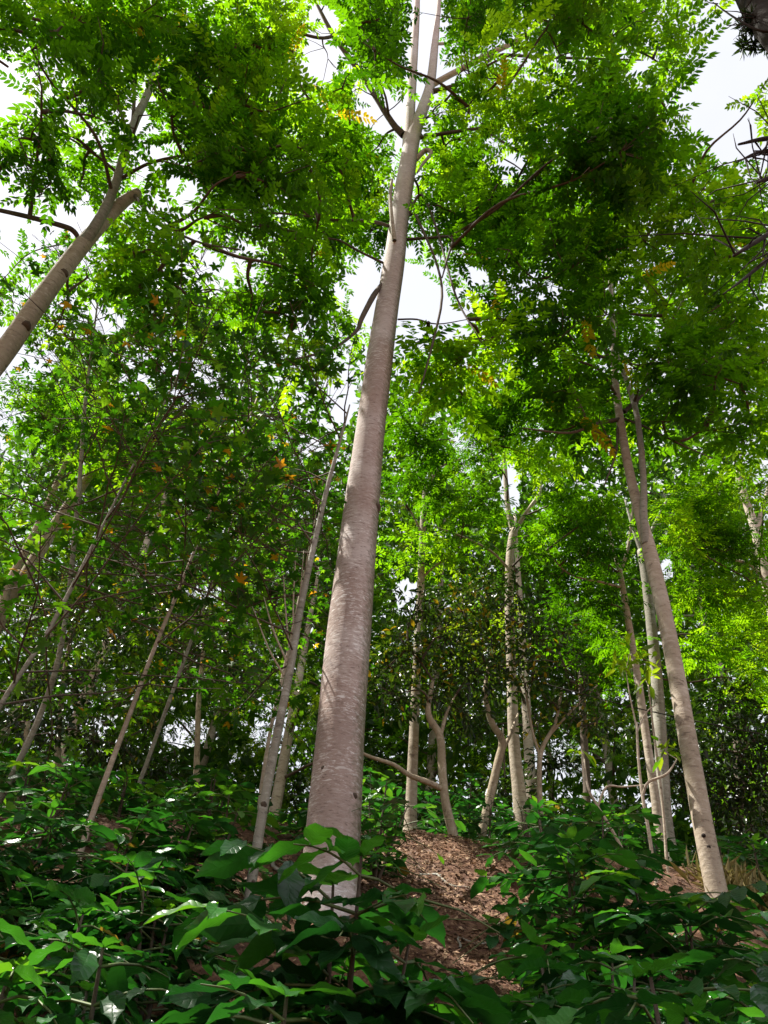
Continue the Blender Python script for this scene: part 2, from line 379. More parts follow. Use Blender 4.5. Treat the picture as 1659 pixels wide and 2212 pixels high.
def frames(D, Nrm):
    x = D / (np.linalg.norm(D, axis=1)[:, None] + 1e-9)
    z = Nrm - (Nrm * x).sum(1)[:, None] * x; z /= np.linalg.norm(z, axis=1)[:, None] + 1e-9
    y = np.cross(z, x)
    return np.stack([x, y, z], 2)               # columns
class Foliage:
    def __init__(s): s.P = []; s.D = []; s.N = []; s.S = []; s.T = []
    def add(s, P, D, Nn, S, T):
        s.P.append(np.atleast_2d(P)); s.D.append(np.atleast_2d(D)); s.N.append(np.atleast_2d(Nn)); s.S.append(np.atleast_1d(S)); s.T.append(np.atleast_1d(T))
    def pack(s): return [np.concatenate(a) for a in (s.P, s.D, s.N, s.S, s.T)]
    def build(s, temps, mat, root, org, crown_name='crown', leaf_name='leaf', singles=0, reject=None):
        P, D, Nn, S, T = s.pack()
        if reject is not None:
            u = D / (np.linalg.norm(D, axis=1)[:, None] + 1e-9) * S[:, None]; k = ~(reject(P + u * .5) | (reject(P + u * .95) & (rng.random(len(P)) < .8)) | (reject(P) & (rng.random(len(P)) < .5))); P, D, Nn, S, T = P[k], D[k], Nn[k], S[k], T[k]
        R = frames(D, Nn); org = np.asarray(org)
        var = rng.integers(0, len(temps), len(P))
        single = np.zeros(len(P), bool)
        if singles:
            pr = project(P); ok = (pr[:, 2] > .3) & (pr[:, 0] > -40) & (pr[:, 0] < W0 + 40) & (pr[:, 1] > -40) & (pr[:, 1] < H0 + 40)
            size = np.where(ok, S / np.maximum(pr[:, 2], .3), 0)
            idx = np.argsort(-size)[:singles]; single[idx[size[idx] > 0]] = True
        Vs = []; Ls = []; Ts = []; Ti = []; Uv = []; n = 0
        for v, t in enumerate(temps):
            k = np.where((var == v) & ~single)[0]
            if not len(k): continue
            m = len(t.V)
            X = np.einsum('nij,mj->nmi', R[k] * S[k][:, None, None], t.V) + (P[k] - org)[:, None, :]
            Vs.append(X.reshape(-1, 3))
            Ls.append((t.L[None, :] + (np.arange(len(k)) * m)[:, None] + n).ravel()); Ts.append(np.tile(t.T, len(k)))
            Ti.append(np.repeat(T[k], m)); n += m * len(k)
            if t.luv is not None: Uv.append(np.tile(t.luv, (len(k), 1)))
        cr = None
        if Vs:
            me = mesh_np(crown_name, np.concatenate(Vs), np.concatenate(Ls), np.concatenate(Ts), mat, np.concatenate(Ti), np.concatenate(Uv) if Uv else None, smooth=bool(Uv))
            cr = obj(crown_name, me, root, kind='stuff')
        par = cr if cr is not None else root
        for i in np.where(single)[0]:
            t = temps[var[i]]
            o = bpy.data.objects.new(leaf_name, t.mesh(leaf_name, mat, round(float(T[i]) * 12) / 12))
            M = Matrix((R[i] * S[i]).tolist()).to_4x4(); M.translation = Vector(P[i] - org)
            o.matrix_local = M; o.parent = par; o.matrix_parent_inverse = Matrix.Identity(4); o.matrix_basis = M
            COL.objects.link(o)
        return cr

# sky gaps of the photograph: leaves whose spray would close one of them are not grown
GAPS = [(700, 105, 40, 85, 12), (815, 240, 36, 45, -20), (790, 630, 48, 75, -10), (930, 650, 45, 45, 0), (1545, 190, 60, 115, 8), (1610, 60, 55, 60, 0),
        (180, 480, 32, 40, 0), (70, 480, 45, 22, 0), (1100, 355, 32, 24, 0), (235, 690, 36, 32, 0), (1015, 590, 32, 22, 0), (1590, 300, 40, 40, 0), (430, 380, 10, 8, 0), (860, 215, 14, 40, 0)]
def in_gaps(P):
    q = project(P); bad = np.zeros(len(q), bool)
    for gx, gy, a, b, rot in GAPS:
        c, s_ = math.cos(math.radians(rot)), math.sin(math.radians(rot))
        dx, dy = q[:, 0] - gx, q[:, 1] - gy
        u, v = (dx * c + dy * s_) / a, (-dx * s_ + dy * c) / b
        bad |= (u * u + v * v < 1) & (q[:, 2] > 0)
    return bad

CLEAR = []
def clear_line(pts, hw, Y): CLEAR.append((np.array(pts, float), np.array(hw, float), Y))
def in_front(P):
    q = project(P); bad = np.zeros(len(q), bool)
    for L, hw, Y in CLEAR:
        for i in range(len(L) - 1):
            a, b = L[i], L[i + 1]; ab = b - a
            t = np.clip(((q[:, :2] - a) @ ab) / (ab @ ab), 0, 1)
            d = np.linalg.norm(q[:, :2] - (a + t[:, None] * ab), axis=1)
            bad |= (d < hw[i] + (hw[i + 1] - hw[i]) * t) & (P[:, 1] < Y + .25) & (q[:, 2] > 0)
    return bad
SUNV = np.array(sdir)
SHAFTS = [(ghit(950, 1905), .6), (ghit(905, 1840), .4), (ghit(1010, 2060), .3), (PR(520, 1790, 6.3), .42), (PR(830, 1740, 6.8), .38), (PR(1000, 1700, 9), .35), (PR(1270, 1790, 6.5), .55), (PR(90, 2030, 2.6), .42), (ghit(1548, 1935), .34),
          (PR(40, 730, 10.5), .3), (PR(1060, 740, 10.5), .6), (PR(1150, 1900, 5.2), .4), (PR(1500, 2050, 3), .3), (PR(300, 1950, 4), .35), (PR(700, 2020, 2.2), .25), (ghit(620, 1950), .28), (ghit(60, 1885), .3), (PR(1125, 1700, 12), .3), (PR(1105, 1480, 12.8), .32), (PR(1105, 1230, 14.5), .3), (PR(1400, 1600, 12), .3),
          (PR(955, 1670, 10), .3), (PR(1465, 1480, 10.5), .3), (PR(330, 1830, 5), .35), (PR(1300, 1950, 4), .35), (PR(800, 1900, 3), .25)]
def in_shaft(P):
    bad = np.zeros(len(P), bool)
    for c, r in SHAFTS:
        w = P - c; t = w @ SUNV; d = np.linalg.norm(w - t[:, None] * SUNV, axis=1); bad |= (t > .9) & (d < r)
    return bad
def in_frame(P):
    q = project(P); return (q[:, 2] > 0) & (q[:, 0] > -60) & (q[:, 0] < W0 + 60) & (q[:, 1] > -60) & (q[:, 1] < H0 + 60)
def open_view(P): return in_gaps(P) | in_front(P) | in_shaft(P)
def unit(v): v = np.asarray(v, float); return v / (np.linalg.norm(v) + 1e-9)
def rosettes(fol, C, rad, n, L, per=6, flat=.65, tint=(.0, .95), yellow=0.0):
    """n rosettes of compound leaves inside an ellipsoid; returns the rosette points"""
    u = rng.normal(size=(n, 3)); u /= np.linalg.norm(u, axis=1)[:, None]
    u *= (rng.random(n) ** .45)[:, None]; u[:, 2] *= flat
    pts = np.asarray(C) + u * rad
    pts = pts[~open_view(pts)]
    ct = rng.uniform(*tint); tilt = rng.normal(0, .22, 3)
    for p in pts:
        m = max(3, int(rng.normal(per, 1.2))); a0 = rng.uniform(0, 6.28)
        az = a0 + np.arange(m) * 2 * math.pi / m + rng.normal(0, .25, m)
        el = rng.normal(.05, .2, m)
        D = np.stack([np.cos(az) * np.cos(el), np.sin(az) * np.cos(el), np.sin(el)], 1)
        Nn = np.array([0, 0, 1.]) + tilt + rng.normal(0, .16, (m, 3))
        S = L * rng.uniform(.65, 1.15, m)
        T = np.clip(ct + rng.normal(0, .18, m), 0, .95)
        T = np.where(rng.random(m) < yellow, rng.uniform(.985, 1, m), T)
        fol.add(np.repeat(p[None], m, 0), D, Nn, S, T)
    return pts

# ------------------------------------------------------------------ ground
def axis(lo, hi, fine_lo, fine_hi, step):
    a = list(np.arange(fine_lo, fine_hi + 1e-6, step)); s = step; x = fine_hi
    while x < hi: s *= 1.25; x += s; a.append(x)
    s = step; x = fine_lo
    while x > lo: s *= 1.25; x -= s; a.insert(0, x)
    return np.array(a)
gx = axis(-1500, 1500, -8, 8, .11); gy = axis(-1500, 2500, 1, 14, .11)
GX, GY = np.meshgrid(gx, gy, indexing='ij')
GZ = ground(GX, GY)
bumps = rng.normal(0, .012, GX.shape) * (np.hypot(GX, GY) < 20)
V = np.stack([GX, GY, GZ + bumps], -1).reshape(-1, 3)
ni, nj = len(gx), len(gy)
I, J = np.meshgrid(np.arange(ni - 1), np.arange(nj - 1), indexing='ij')
Q = np.stack([I * nj + J, (I + 1) * nj + J, (I + 1) * nj + J + 1, I * nj + J + 1], -1).reshape(-1, 4)
m, t = new_mat('forest_soil')
tc = N(t, 'ShaderNodeTexCoord')
n1 = N(t, 'ShaderNodeTexNoise'); n1.inputs['Scale'].default_value = 1.2; n1.inputs['Detail'].default_value = 6
n2 = N(t, 'ShaderNodeTexVoronoi'); n2.inputs['Scale'].default_value = 22
n3 = N(t, 'ShaderNodeTexNoise'); n3.inputs['Scale'].default_value = 40; n3.inputs['Detail'].default_value = 6
for n in (n1, n2, n3): t.links.new(tc.outputs['Object'], n.inputs['Vector'])
r1 = ramp(t, n1.outputs['Fac'], [(.35, (.055, .020, .009)), (.5, (.12, .045, .020)), (.68, (.19, .08, .036))])
r2 = ramp(t, n2.outputs['Color'], [(.2, (.06, .03, .016)), (.6, (.14, .075, .04)), (.9, (.30, .18, .10))])
mx = N(t, 'ShaderNodeMix', data_type='RGBA'); mx.inputs[0].default_value = .45
t.links.new(r1.outputs[0], mx.inputs[6]); t.links.new(r2.outputs[0], mx.inputs[7])
p = N(t, 'ShaderNodeBsdfPrincipled'); p.inputs['Roughness'].default_value = .95; t.links.new(mx.outputs[2], p.inputs['Base Color'])
b = N(t, 'ShaderNodeBump'); b.inputs['Strength'].default_value = .8; b.inputs['Distance'].default_value = .03
t.links.new(n3.outputs['Fac'], b.inputs['Height']); t.links.new(b.outputs[0], p.inputs['Normal'])
o = N(t, 'ShaderNodeOutputMaterial'); t.links.new(p.outputs[0], o.inputs[0])
g_ob = obj('ground', mesh_np('ground', V, Q.ravel(), np.full(len(Q), 4), m, smooth=True)); g_ob['kind'] = 'structure'

# path up the slope, in plan
PATH = np.array([ghit(1060, 2205)[:2], ghit(1000, 2060)[:2], ghit(950, 1950)[:2], ghit(900, 1850)[:2], ghit(880, 1810)[:2]])
def path_x(y): return np.interp(y, PATH[:, 1], PATH[:, 0])

# dry leaves lying on the soil
n = 30000
lx = np.concatenate([rng.uniform(-6, 6, n), rng.normal(0, .7, 24000)]); ly = np.concatenate([rng.uniform(1.5, 14, n), rng.uniform(2, 11, 24000)])
lx[n:] += path_x(ly[n:])
P = np.stack([lx, ly, ground(lx, ly) + .022], 1)
az = rng.uniform(0, 6.28, len(P)); D = np.stack([np.cos(az), np.sin(az), SL * np.sin(az) + rng.normal(.05, .2, len(P))], 1)
Nn = np.array([0, -SL, 1]) + rng.normal(0, .35, (len(P), 3))
lit = Foliage(); lit.add(P, D, Nn, rng.uniform(.025, .06, len(P)), np.clip(rng.beta(1.6, 1.9, len(P)), 0, 1))
lite = [Template([(0, 0, 0), (.45, w, h), (1, 0, .1), (.5, -w, h)], [(0, 3, 2, 1)]) for w, h in ((.24, .14), (.3, -.1), (.17, .05))]
lo = lit.build(lite, M_LITTER, None, (0, 0, 0), 'leaf_litter')
lo['label'] = 'dry brown leaf litter scattered over the soil path and under the shrubs'; lo['category'] = 'leaf litter'

# ------------------------------------------------------------------ trees
def pix_path(pts, Y0, rads):
    """(px, py[, dY]) -> points in the vertical plane Y = Y0 + dY; width in photograph pixels -> radius"""
    P = np.array([PY(q[0], q[1], Y0 + (q[2] if len(q) > 2 else 0)) for q in pts])
    return P, rads
def wid(P, px):                                # radius that shows px wide at P
    d = project(P)[:, 2]; return np.asarray(px) * d / F0 / 2
class Tree:
    def __init__(s, name, base, label, cat='tree', group=None):
        s.org = np.asarray(base, float); s.root = empty(name, s.org, label, cat, group); s.skel = []; s.fol = Foliage(); s.n = 0
    def trunk(s, P, R, mat, sides=14, sub=5, rough=.03, name='trunk', flare=None, skel=True, bulge=0.0):
        t = Tubes(); t.add(P, R, sides, rough, sub, flare, bulge); o = t.build(name, mat, s.root, s.org)
        if skel:
            tt = np.linspace(0, len(P) - 1, len(P) * 4); s.skel.append(catmull(P, tt))
        s.trunk_ob = o
        return o
    def branch(s, P, R, mat, sides=7, sub=4, skel=True, name='branch'):
        return s.trunk(P, R, mat, sides, sub, .05, name, None, skel)
    def clump(s, C, rad, n, L, mat, r0=.03, per=6, tint=(0, .95), yellow=0, flat=.65):
        """a spray of rosettes carried by a curved branch from the nearest limb"""
        C = np.asarray(C, float)
        K = np.concatenate(s.skel); low = K[K[:, 2] < C[2] + .3] if (K[:, 2] < C[2] + .3).any() else K
        a = low[np.argmin(np.linalg.norm(low - C, axis=1) + .25 * np.abs(low[:, 2] - C[2]))]
        d = C - a; Ln = np.linalg.norm(d)
        side = unit(np.cross(d, rng.normal(size=3))) * Ln * .07
        pts = np.array([a, a + d * .35 + side + (0, 0, .05 * Ln), a + d * .72 - side * .4 + (0, 0, .05 * Ln), C])
        tb = Tubes(); tb.add(pts, [r0, r0 * .75, r0 * .55, r0 * .35], 6, .05, 4)
        ro = rosettes(s.fol, C, rad, n, L, per, flat, tint, yellow)
        if len(ro) < 2: return
        sk = catmull(pts, np.linspace(0, 3, 10)); s.skel.append(sk[2:])
        for p in ro:
            q = sk[np.argmin(np.linalg.norm(sk[4:] - p, axis=1)) + 4]; mid = (q + p) / 2 + rng.normal(0, .06, 3)
            tb.add([q, mid, p], [r0 * .4, r0 * .3, .004], 4)
        tb.build('branch', mat, s.root, s.org)
    def crown(s, temps, mat, singles=0, reject=None):
        if s.fol.P: return s.fol.build(temps, mat, s.root, s.org, 'crown', 'leaf', singles, reject)

def px_clumps(tree, lst, L, mat, dens=1.0, r0=.03, per=6, yellow=0, tint=None, flat=.65):  # bright and dark tint pairs put canopy light and shade into leaf colour
    for c in lst:
        px, py, r, R = c[:4]; C = PR(px, py, R); rad = r / F0 * R
        n = max(3, int(dens * (rad / (L * .75)) ** 2 * 3.2 * (c[5] if len(c) > 5 else 1)))
        tree.clump(C, rad, n, L, mat, r0, per, c[4] if len(c) > 4 and c[4] else (tint or (.05, .8)), yellow, flat)

_y = ghit(712, 1940)[1]
clear_line([(722, 1810), (742, 1500), (785, 1060), (832, 690), (866, 450), (890, 290)], [70, 58, 44, 34, 29, 28], _y)
clear_line([(884, 300), (893, 130), (904, -60)], [16, 14, 10], _y); clear_line([(897, 300), (930, 180), (948, 0)], [18, 16, 10], _y)
clear_line([(930, 185), (1060, 115), (1190, 30)], [13, 11, 7], _y - .5); clear_line([(905, 298), (1035, 278), (1120, 325), (1260, 328)], [9, 8, 6, 4], _y - .5); clear_line([(1085, 118), (1390, 130)], [7, 5], _y - .8); clear_line([(500, 458), (620, 462), (846, 490)], [5, 6, 8], _y - .4)
clear_line([(872, 292), (790, 175), (722, 78), (690, 20)], [12, 10, 9, 7], _y)
_y = PR(90, 640, 10.5)[1]
clear_line([(-20, 800), (90, 645), (170, 535), (298, 416)], [34, 30, 28, 20], _y); clear_line([(170, 535), (245, 410), (285, 280), (362, 100)], [18, 14, 12, 8], _y); clear_line([(175, 525), (135, 488), (0, 455)], [12, 12, 9], _y)
_y = ghit(1552, 1950)[1]
clear_line([(1550, 1900), (1465, 1480), (1383, 1115)], [30, 24, 18], _y); clear_line([(1383, 1115), (1343, 930), (1324, 720), (1312, 540)], [14, 12, 9, 6], _y); clear_line([(1388, 1115), (1383, 950), (1345, 800)], [11, 9, 6], _y)
clear_line([(887, 1800), (892, 1640)], [18, 14], 10.0); clear_line([(985, 1850), (958, 1710), (950, 1590)], [14, 12, 11], 9.0); clear_line([(1045, 1800), (1080, 1640), (1060, 1560)], [12, 11, 9], 10.0); clear_line([(1415, 1720), (1380, 1480), (1340, 1240)], [11, 10, 8], 10.2); clear_line([(1430, 1700), (1408, 1360)], [15, 12], 11.2); clear_line([(160, 1900), (240, 1650)], [9, 6], 7.0)
clear_line([(528, 2005), (600, 1580), (650, 1310), (708, 1050)], [20, 17, 12, 8], 5.0); clear_line([(1122, 1780), (1105, 1450), (1100, 1200)], [16, 11, 9], 11.0)
def backfill(tree, n, xr, yr, rr, L):
    for i in range(n):
        R = rng.uniform(*rr); tree.clump(PR(rng.uniform(*xr), rng.uniform(*yr), R), rng.uniform(.8, 1.2), 9, L, B_TWIG, .02, 6, (.05, .8))
def knot(tree, px, py, Y, r, off):
    c = PY(px, py, Y); d = unit(EYE - c); k = c + d * off; tb = Tubes(); tb.add([k - d * .04, k + d * .008, k + d * .012], [r * 1.25, r, r * .5], 10, .15); tb.build('knot', B_TWIG, tree.root, tree.org)
# --- the large tree in the middle
bm_ = ghit(712, 1940); Y0 = bm_[1]
base = onground(bm_[0], Y0)
P = np.array([PY(x, y, Y0) for x, y in ((702, 2060), (712, 1925), (727, 1700), (742, 1500), (765, 1250), (785, 1060), (806, 880), (832, 690), (852, 560), (866, 450), (882, 350), (893, 290), (912, 240), (930, 180), (940, 90), (948, 10), (960, -110))])
main = Tree('plantation_tree', base, 'tall thick straight tree with smooth pinkish grey trunk forking high up')
main.trunk(P, wid(P, [150, 128, 111, 101, 87, 73, 62, 52, 45, 41, 37, 33, 26, 21, 15, 11, 5]), B_MAIN, 32, 9, .012, flare=(.34, 6), bulge=.022)
def bp(pts, w, mat, t, Y=None, **k):
    Q = np.array([PY(q[0], q[1], (Y or Y0) + (q[2] if len(q) > 2 else 0)) for q in pts]); t.branch(Q, wid(Q, w), mat, **k); return Q
bp([(876, 370), (883, 300), (886, 240), (893, 130), (899, 40), (904, -60), (915, -160)], [24, 27, 23, 19, 15, 11, 5], B_MAIN, main, sides=14, sub=6)
bp([(872, 292), (845, 262, -.1), (790, 175, -.4), (722, 78, -.8), (690, 20, -1), (650, -60, -1.2)], [17, 14, 12, 11, 8, 4], B_TWIG, main)
bp([(722, 78, -.8), (690, 82, -.9), (640, 68, -1.0), (580, 35, -1.1), (535, -5, -1.2)], [8, 7, 6, 5, 3], B_TWIG, main)
bp([(930, 185), (985, 155, -.2), (1060, 115, -.5), (1120, 85, -.7), (1190, 30, -.9)], [14, 13, 13, 10, 6], B_PALE, main)
bp([(925, 200), (1000, 178, -.2), (1060, 128, -.4), (1085, 118, -.5)], [12, 9, 7, 6], B_TWIG, main)
bp([(1085, 118, -.5), (1180, 124, -.8), (1290, 127, -1.1), (1390, 130, -1.3)], [7, 6, 5, 3], B_TWIG, main)
bp([(935, 95), (975, 92, .1), (1020, 75, .1), (1050, 40, .1), (1055, 20, .1)], [7, 6, 5, 5, 3], B_PALE, main)
bp([(905, 298), (960, 288, -.2), (1035, 278, -.5), (1060, 290, -.6), (1120, 325, -.7), (1190, 335, -.8), (1260, 328, -.9)], [9, 8, 7, 6, 5, 4, 3], B_TWIG, main)
bp([(898, 345), (918, 325, -.1), (932, 330, -.15), (915, 352, -.2), (902, 372, -.2)], [11, 11, 8, 7, 4], B_PALE, main)
bp([(852, 520, -.2), (846, 470, -.3), (843, 420, -.3), (847, 388, -.3)], [10, 9, 8, 6], B_PALE, main)
bp([(846, 490), (800, 478, -.2), (720, 475, -.4), (620, 462, -.6), (500, 458, -.8)], [8, 7, 5, 5, 3], B_TWIG, main)
bp([(880, 517, 0), (930, 514, -.2), (976, 514, -.4), (966, 560, -.5), (955, 600, -.5)], [7, 6, 6, 5, 3], B_TWIG, main)
bp([(832, 570), (770, 540, -.2), (735, 520, -.4), (690, 512, -.5)], [6, 5, 4, 3], B_TWIG, main)
bp([(828, 610, -.05), (806, 640, -.2), (780, 690, -.4), (770, 715, -.4), (720, 752, -.6), (640, 775, -.8), (590, 776, -1)], [9, 13, 11, 8, 6, 5, 3], B_TWIG, main)
bp([(885, 430), (905, 480, -.2), (940, 560, -.3), (955, 640, -.4), (930, 760, -.5), (905, 850, -.5)], [6, 6, 5, 6, 5, 3], B_TWIG, main)
bp([(880, 470), (910, 420, -.2), (945, 500, -.3), (985, 640, -.5), (1040, 740, -.7)], [6, 6, 5, 5, 3], B_TWIG, main)
bp([(860, 690), (900, 690, -.2), (945, 700, -.3), (1010, 690, -.4)], [4, 4, 3, 2], B_TWIG, main)
px_clumps(main, [
    (1010, 40, 90, 17, (.0, .35)), (1080, 170, 80, 15, (.4, .9)), (1200, 40, 110, 16, (.3, .9)), (1320, 80, 110, 16, (.3, .9)), (1430, 140, 85, 16, (.5, .95)), (1470, 70, 50, 17, (.6, .95)),
    (1150, 230, 85, 15, (.5, .95)), (1010, 230, 60, 15, (.2, .6)), (1280, 300, 115, 12.5, (0, .25), 1.5), (1340, 330, 110, 12, (0, .2), 1.5), (1390, 220, 90, 14, (.3, .8)), (1130, 290, 70, 15, (.7, .95)),
    (1420, 330, 80, 14, (.2, .6)), (1330, 170, 90, 15, (.2, .6)), (1250, 200, 80, 15, (.2, .6)), (1210, 120, 80, 16, (.1, .5)),
    (810, 110, 60, 15, (0, .3)), (770, 60, 50, 16, (.1, .4)), (820, 40, 50, 16, (0, .3)), (740, 190, 40, 13, (.2, .6), .8), (870, 60, 40, 18, (0, .3)),
    (930, 440, 60, 14, (.0, .4)), (1000, 470, 65, 14, (.1, .5)), (1030, 540, 55, 13, (.1, .4)), (950, 540, 50, 13, (.0, .3), .8), (1060, 430, 50, 14, (.2, .6)),
    (700, 430, 70, 13, (.2, .7)), (740, 490, 55, 13, (.1, .4)), (720, 360, 60, 13, (.2, .6)),
    (1045, 735, 62, 10.5, (.9, .95), 1.4), (1000, 770, 50, 10.5, (.8, .95), 1.0), (950, 810, 50, 11, (.3, .8)), (920, 740, 40, 11, (0, .3)), (1090, 690, 40, 11, (.8, .95)), (1000, 850, 60, 11, (.3, .7)),  # backlit clump: its sunlight is put into the leaf tint
    (880, 580, 25, 13, (.0, .3), .6), (970, 330, 45, 15, (.3, .8), .8), (1050, 20, 80, 18, (.2, .7)), (1140, 100, 70, 17, (.3, .8)), (1400, 30, 80, 18, (.4, .9)), (1280, -20, 100, 17, (.2, .8)), (1130, -40, 90, 17, (.1, .6)),
    (800, 130, 55, 18, (0, .3)), (840, 150, 40, 18.5, (0, .3)), (770, 100, 45, 17.5, (0, .3)), (960, 220, 50, 18, (.4, .9)), (1000, 150, 60, 18, (.2, .7)), (1060, 250, 60, 17, (.5, .95)), (930, 330, 40, 18, (.3, .8)), (965, 400, 60, 17.5, (.1, .5)), (1020, 400, 50, 17, (.2, .6)),
    (920, 470, 40, 16.5, (0, .4)), (1080, 480, 60, 15.5, (0, .4)), (1060, 590, 40, 14, (0, .3)), (1190, 370, 60, 15, (.1, .5)), (1110, 420, 50, 15, (.1, .5)), (1060, 60, 70, 19, (0, .4)), (990, 300, 50, 18, (.3, .8)), (860, 30, 50, 19, (.1, .5)), (800, 60, 55, 18, (0, .3)), (830, 110, 50, 18, (0, .3)), (780, 150, 45, 17.5, (0, .35)), (800, 330, 45, 18, (.2, .6)), (825, 420, 40, 18, (.1, .5)), (795, 500, 40, 16.5, (0, .3)), (1000, 60, 60, 19, (.1, .5)), (940, 250, 40, 18.5, (.4, .9)), (770, 20, 50, 18, (.1, .5)), (960, 90, 50, 19, (.1, .5)), (1470, 250, 60, 15, (.4, .9)),
    ], .66, B_TWIG, .9, .03, yellow=.005)
backfill(main, 24, (640, 1300), (-60, 620), (18, 22), .66)
for kx, ky, kr in ((812, 1098, .05), (722, 1560, .03), (764, 1720, .026), (700, 1660, .022), (790, 1330, .03), (792, 985, .03), (826, 770, .035), (700, 1800, .018), (856, 575, .04)):
    ctr = np.interp(ky, [290, 450, 690, 880, 1060, 1250, 1500, 1700, 1925], [893, 866, 832, 806, 785, 765, 742, 727, 712]); hw = np.interp(ky, [450, 1060, 1500, 1925], [20, 36, 50, 64])
    c = PY(kx, ky, Y0); f = abs(kx - ctr) / hw; knot(main, kx, ky, Y0, kr, wid(c[None], [2 * hw])[0] * math.sqrt(max(.05, 1 - f * f)))
main.crown(T_PIN, M_TOONA, 300, open_view)

# --- forked tree at the left edge
R_l = 10.5
pl = PR(90, 640, R_l); Yl = pl[1]
pts = [PY(x, y, Yl) for x, y in ((-60, 850), (10, 760), (90, 645), (165, 545), (215, 488), (262, 440), (298, 416))]
lb = onground(pts[0][0] + (pts[0][0] - pts[3][0]) * .6, Yl)
P = np.array([lb - (0, 0, .2), (lb + pts[0]) / 2] + pts)
left = Tree('forked_tree', lb, 'leaning pale tree with twin stems forking under a wide leafy crown')
left.trunk(P, wid(P, [0] * 2 + [49, 45, 40, 36, 31, 27, 20]) + np.array([.19, .17] + [0] * 7), B_PALE, 18, 6, .015)
bp([(150, 568), (172, 535), (205, 490, -.1), (245, 410, -.2), (285, 280, -.3), (320, 200, -.4), (350, 120, -.5), (362, 100, -.5)], [26, 28, 24, 20, 19, 16, 13, 10], B_GREY, left, Yl, sides=12)
bp([(175, 525), (160, 500, -.1), (135, 488, -.2), (60, 468, -.5), (-20, 450, -.8)], [10, 12, 12, 11, 9], B_TWIG, left, Yl)
bp([(285, 290, -.3), (290, 200, -.4), (285, 120, -.5), (268, 10, -.6)], [8, 8, 7, 4], B_TWIG, left, Yl)
bp([(280, 300, -.3), (240, 190, -.5), (180, 90, -.8), (115, 0, -1)], [8, 8, 6, 4], B_TWIG, left, Yl)
bp([(262, 380, -.2), (200, 330, -.4), (120, 280, -.6)], [8, 6, 3], B_TWIG, left, Yl)
bp([(320, 200, -.4), (345, 130, -.4), (370, 40, -.4), (380, -30, -.4)], [8, 7, 5, 3], B_TWIG, left, Yl)
bp([(262, 385, -.2), (330, 350, -.5), (440, 330, -.9), (510, 320, -1.2)], [8, 7, 6, 3], B_TWIG, left, Yl)
bp([(290, 420), (330, 470, -.4), (420, 520, -.9), (520, 540, -1.4)], [9, 7, 5, 3], B_TWIG, left, Yl)
knot(left, 137, 590, Yl, .05, .11); knot(left, 55, 705, Yl, .055, .13)
px_clumps(left, [
    (50, 70, 95, 12), (160, 40, 100, 12.5, (.2, .7)), (290, 40, 105, 13, (.3, .8)), (420, 60, 105, 13, (.3, .8)), (540, 120, 100, 13, (.3, .9)), (600, 40, 70, 13.5, (.7, .95)), (630, 110, 40, 13, (.8, .95)),
    (90, 190, 100, 11, (.2, .6)), (210, 170, 100, 12, (.2, .6)), (350, 200, 100, 12, (.1, .5)), (470, 230, 105, 12, (.2, .8)), (590, 240, 90, 12, (.4, .95)), (650, 320, 75, 11, (.4, .9)), (430, 180, 80, 12.5, (.0, .3)),
    (40, 300, 85, 11, (0, .3)), (110, 340, 80, 11, (0, .3)), (90, 420, 60, 11, (0, .3), .8), (300, 330, 90, 11, (.4, .9)), (400, 360, 100, 11, (.0, .4), 1.3), (500, 380, 90, 10.5, (.0, .3), 1.3), (600, 400, 85, 10.5, (.2, .6)),
    (200, 250, 80, 11.5, (.1, .6)), (330, 450, 85, 10, (.3, .7)), (440, 470, 95, 10, (.2, .6)), (560, 490, 90, 10, (.1, .5)), (640, 500, 75, 10, (.2, .6)), (360, 560, 85, 9.5, (.2, .6)), (470, 580, 90, 9.5, (.1, .5)), (580, 590, 80, 9.5, (.0, .4)), (650, 600, 60, 9.5, (0, .3)), (270, 540, 60, 10, (.3, .8)),
    (300, 620, 60, 9.5, (.1, .5)), (420, 660, 80, 9.5, (.1, .4)), (540, 670, 80, 9.5, (.0, .3)), (630, 690, 60, 9.5, (0, .3)), (620, 755, 40, 9.5, (.8, .95)), (60, 560, 60, 12, (.3, .8)), (110, 520, 40, 13, (.4, .9)), (20, 620, 60, 12, (.2, .6)), (130, 690, 60, 12, (.2, .6)), (190, 600, 40, 12, (.3, .8)),
    (460, 130, 100, 13.5, (.1, .4), 1.3), (510, 330, 90, 12.5, (.0, .3), 1.3), (380, 110, 80, 14, (.2, .7)), (250, 110, 80, 13.5, (.1, .5)), (120, 110, 80, 13.5, (.1, .5)), (0, 180, 60, 12.5), (20, 20, 60, 12.5),
    (700, 300, 60, 13, (.3, .8)), (760, 350, 50, 14.5, (.3, .8)), (760, 430, 60, 14.5, (.1, .5)), (800, 480, 45, 15, (.1, .4)), (720, 530, 60, 13, (.1, .4)), (690, 640, 40, 12, (0, .3)), (660, 720, 45, 12, (0, .3)), (640, 420, 70, 12, (.3, .8)), (560, 330, 80, 12.5, (.2, .7)), (810, 400, 40, 15.5, (.2, .6)), (640, 230, 50, 13, (.5, .95)), (-20, 60, 70, 12, (0, .4)), (-10, 160, 70, 11.5, (0, .4)), (0, 260, 70, 11.5, (0, .4)), (20, 340, 60, 11.5, (0, .3)), (-20, 400, 50, 11.5, (0, .3)), (40, 420, 50, 12, (0, .3)), (300, 250, 80, 13, (.1, .6)), (60, 250, 80, 13, (.1, .5)), (170, 400, 50, 13.5, (.2, .7)), (600, 640, 70, 11, (0, .3)), (480, 500, 90, 11.5, (.1, .5)),
    ], .58, B_TWIG, .9, .028, yellow=.006)
backfill(left, 22, (-40, 780), (-40, 720), (14, 17.5), .6)
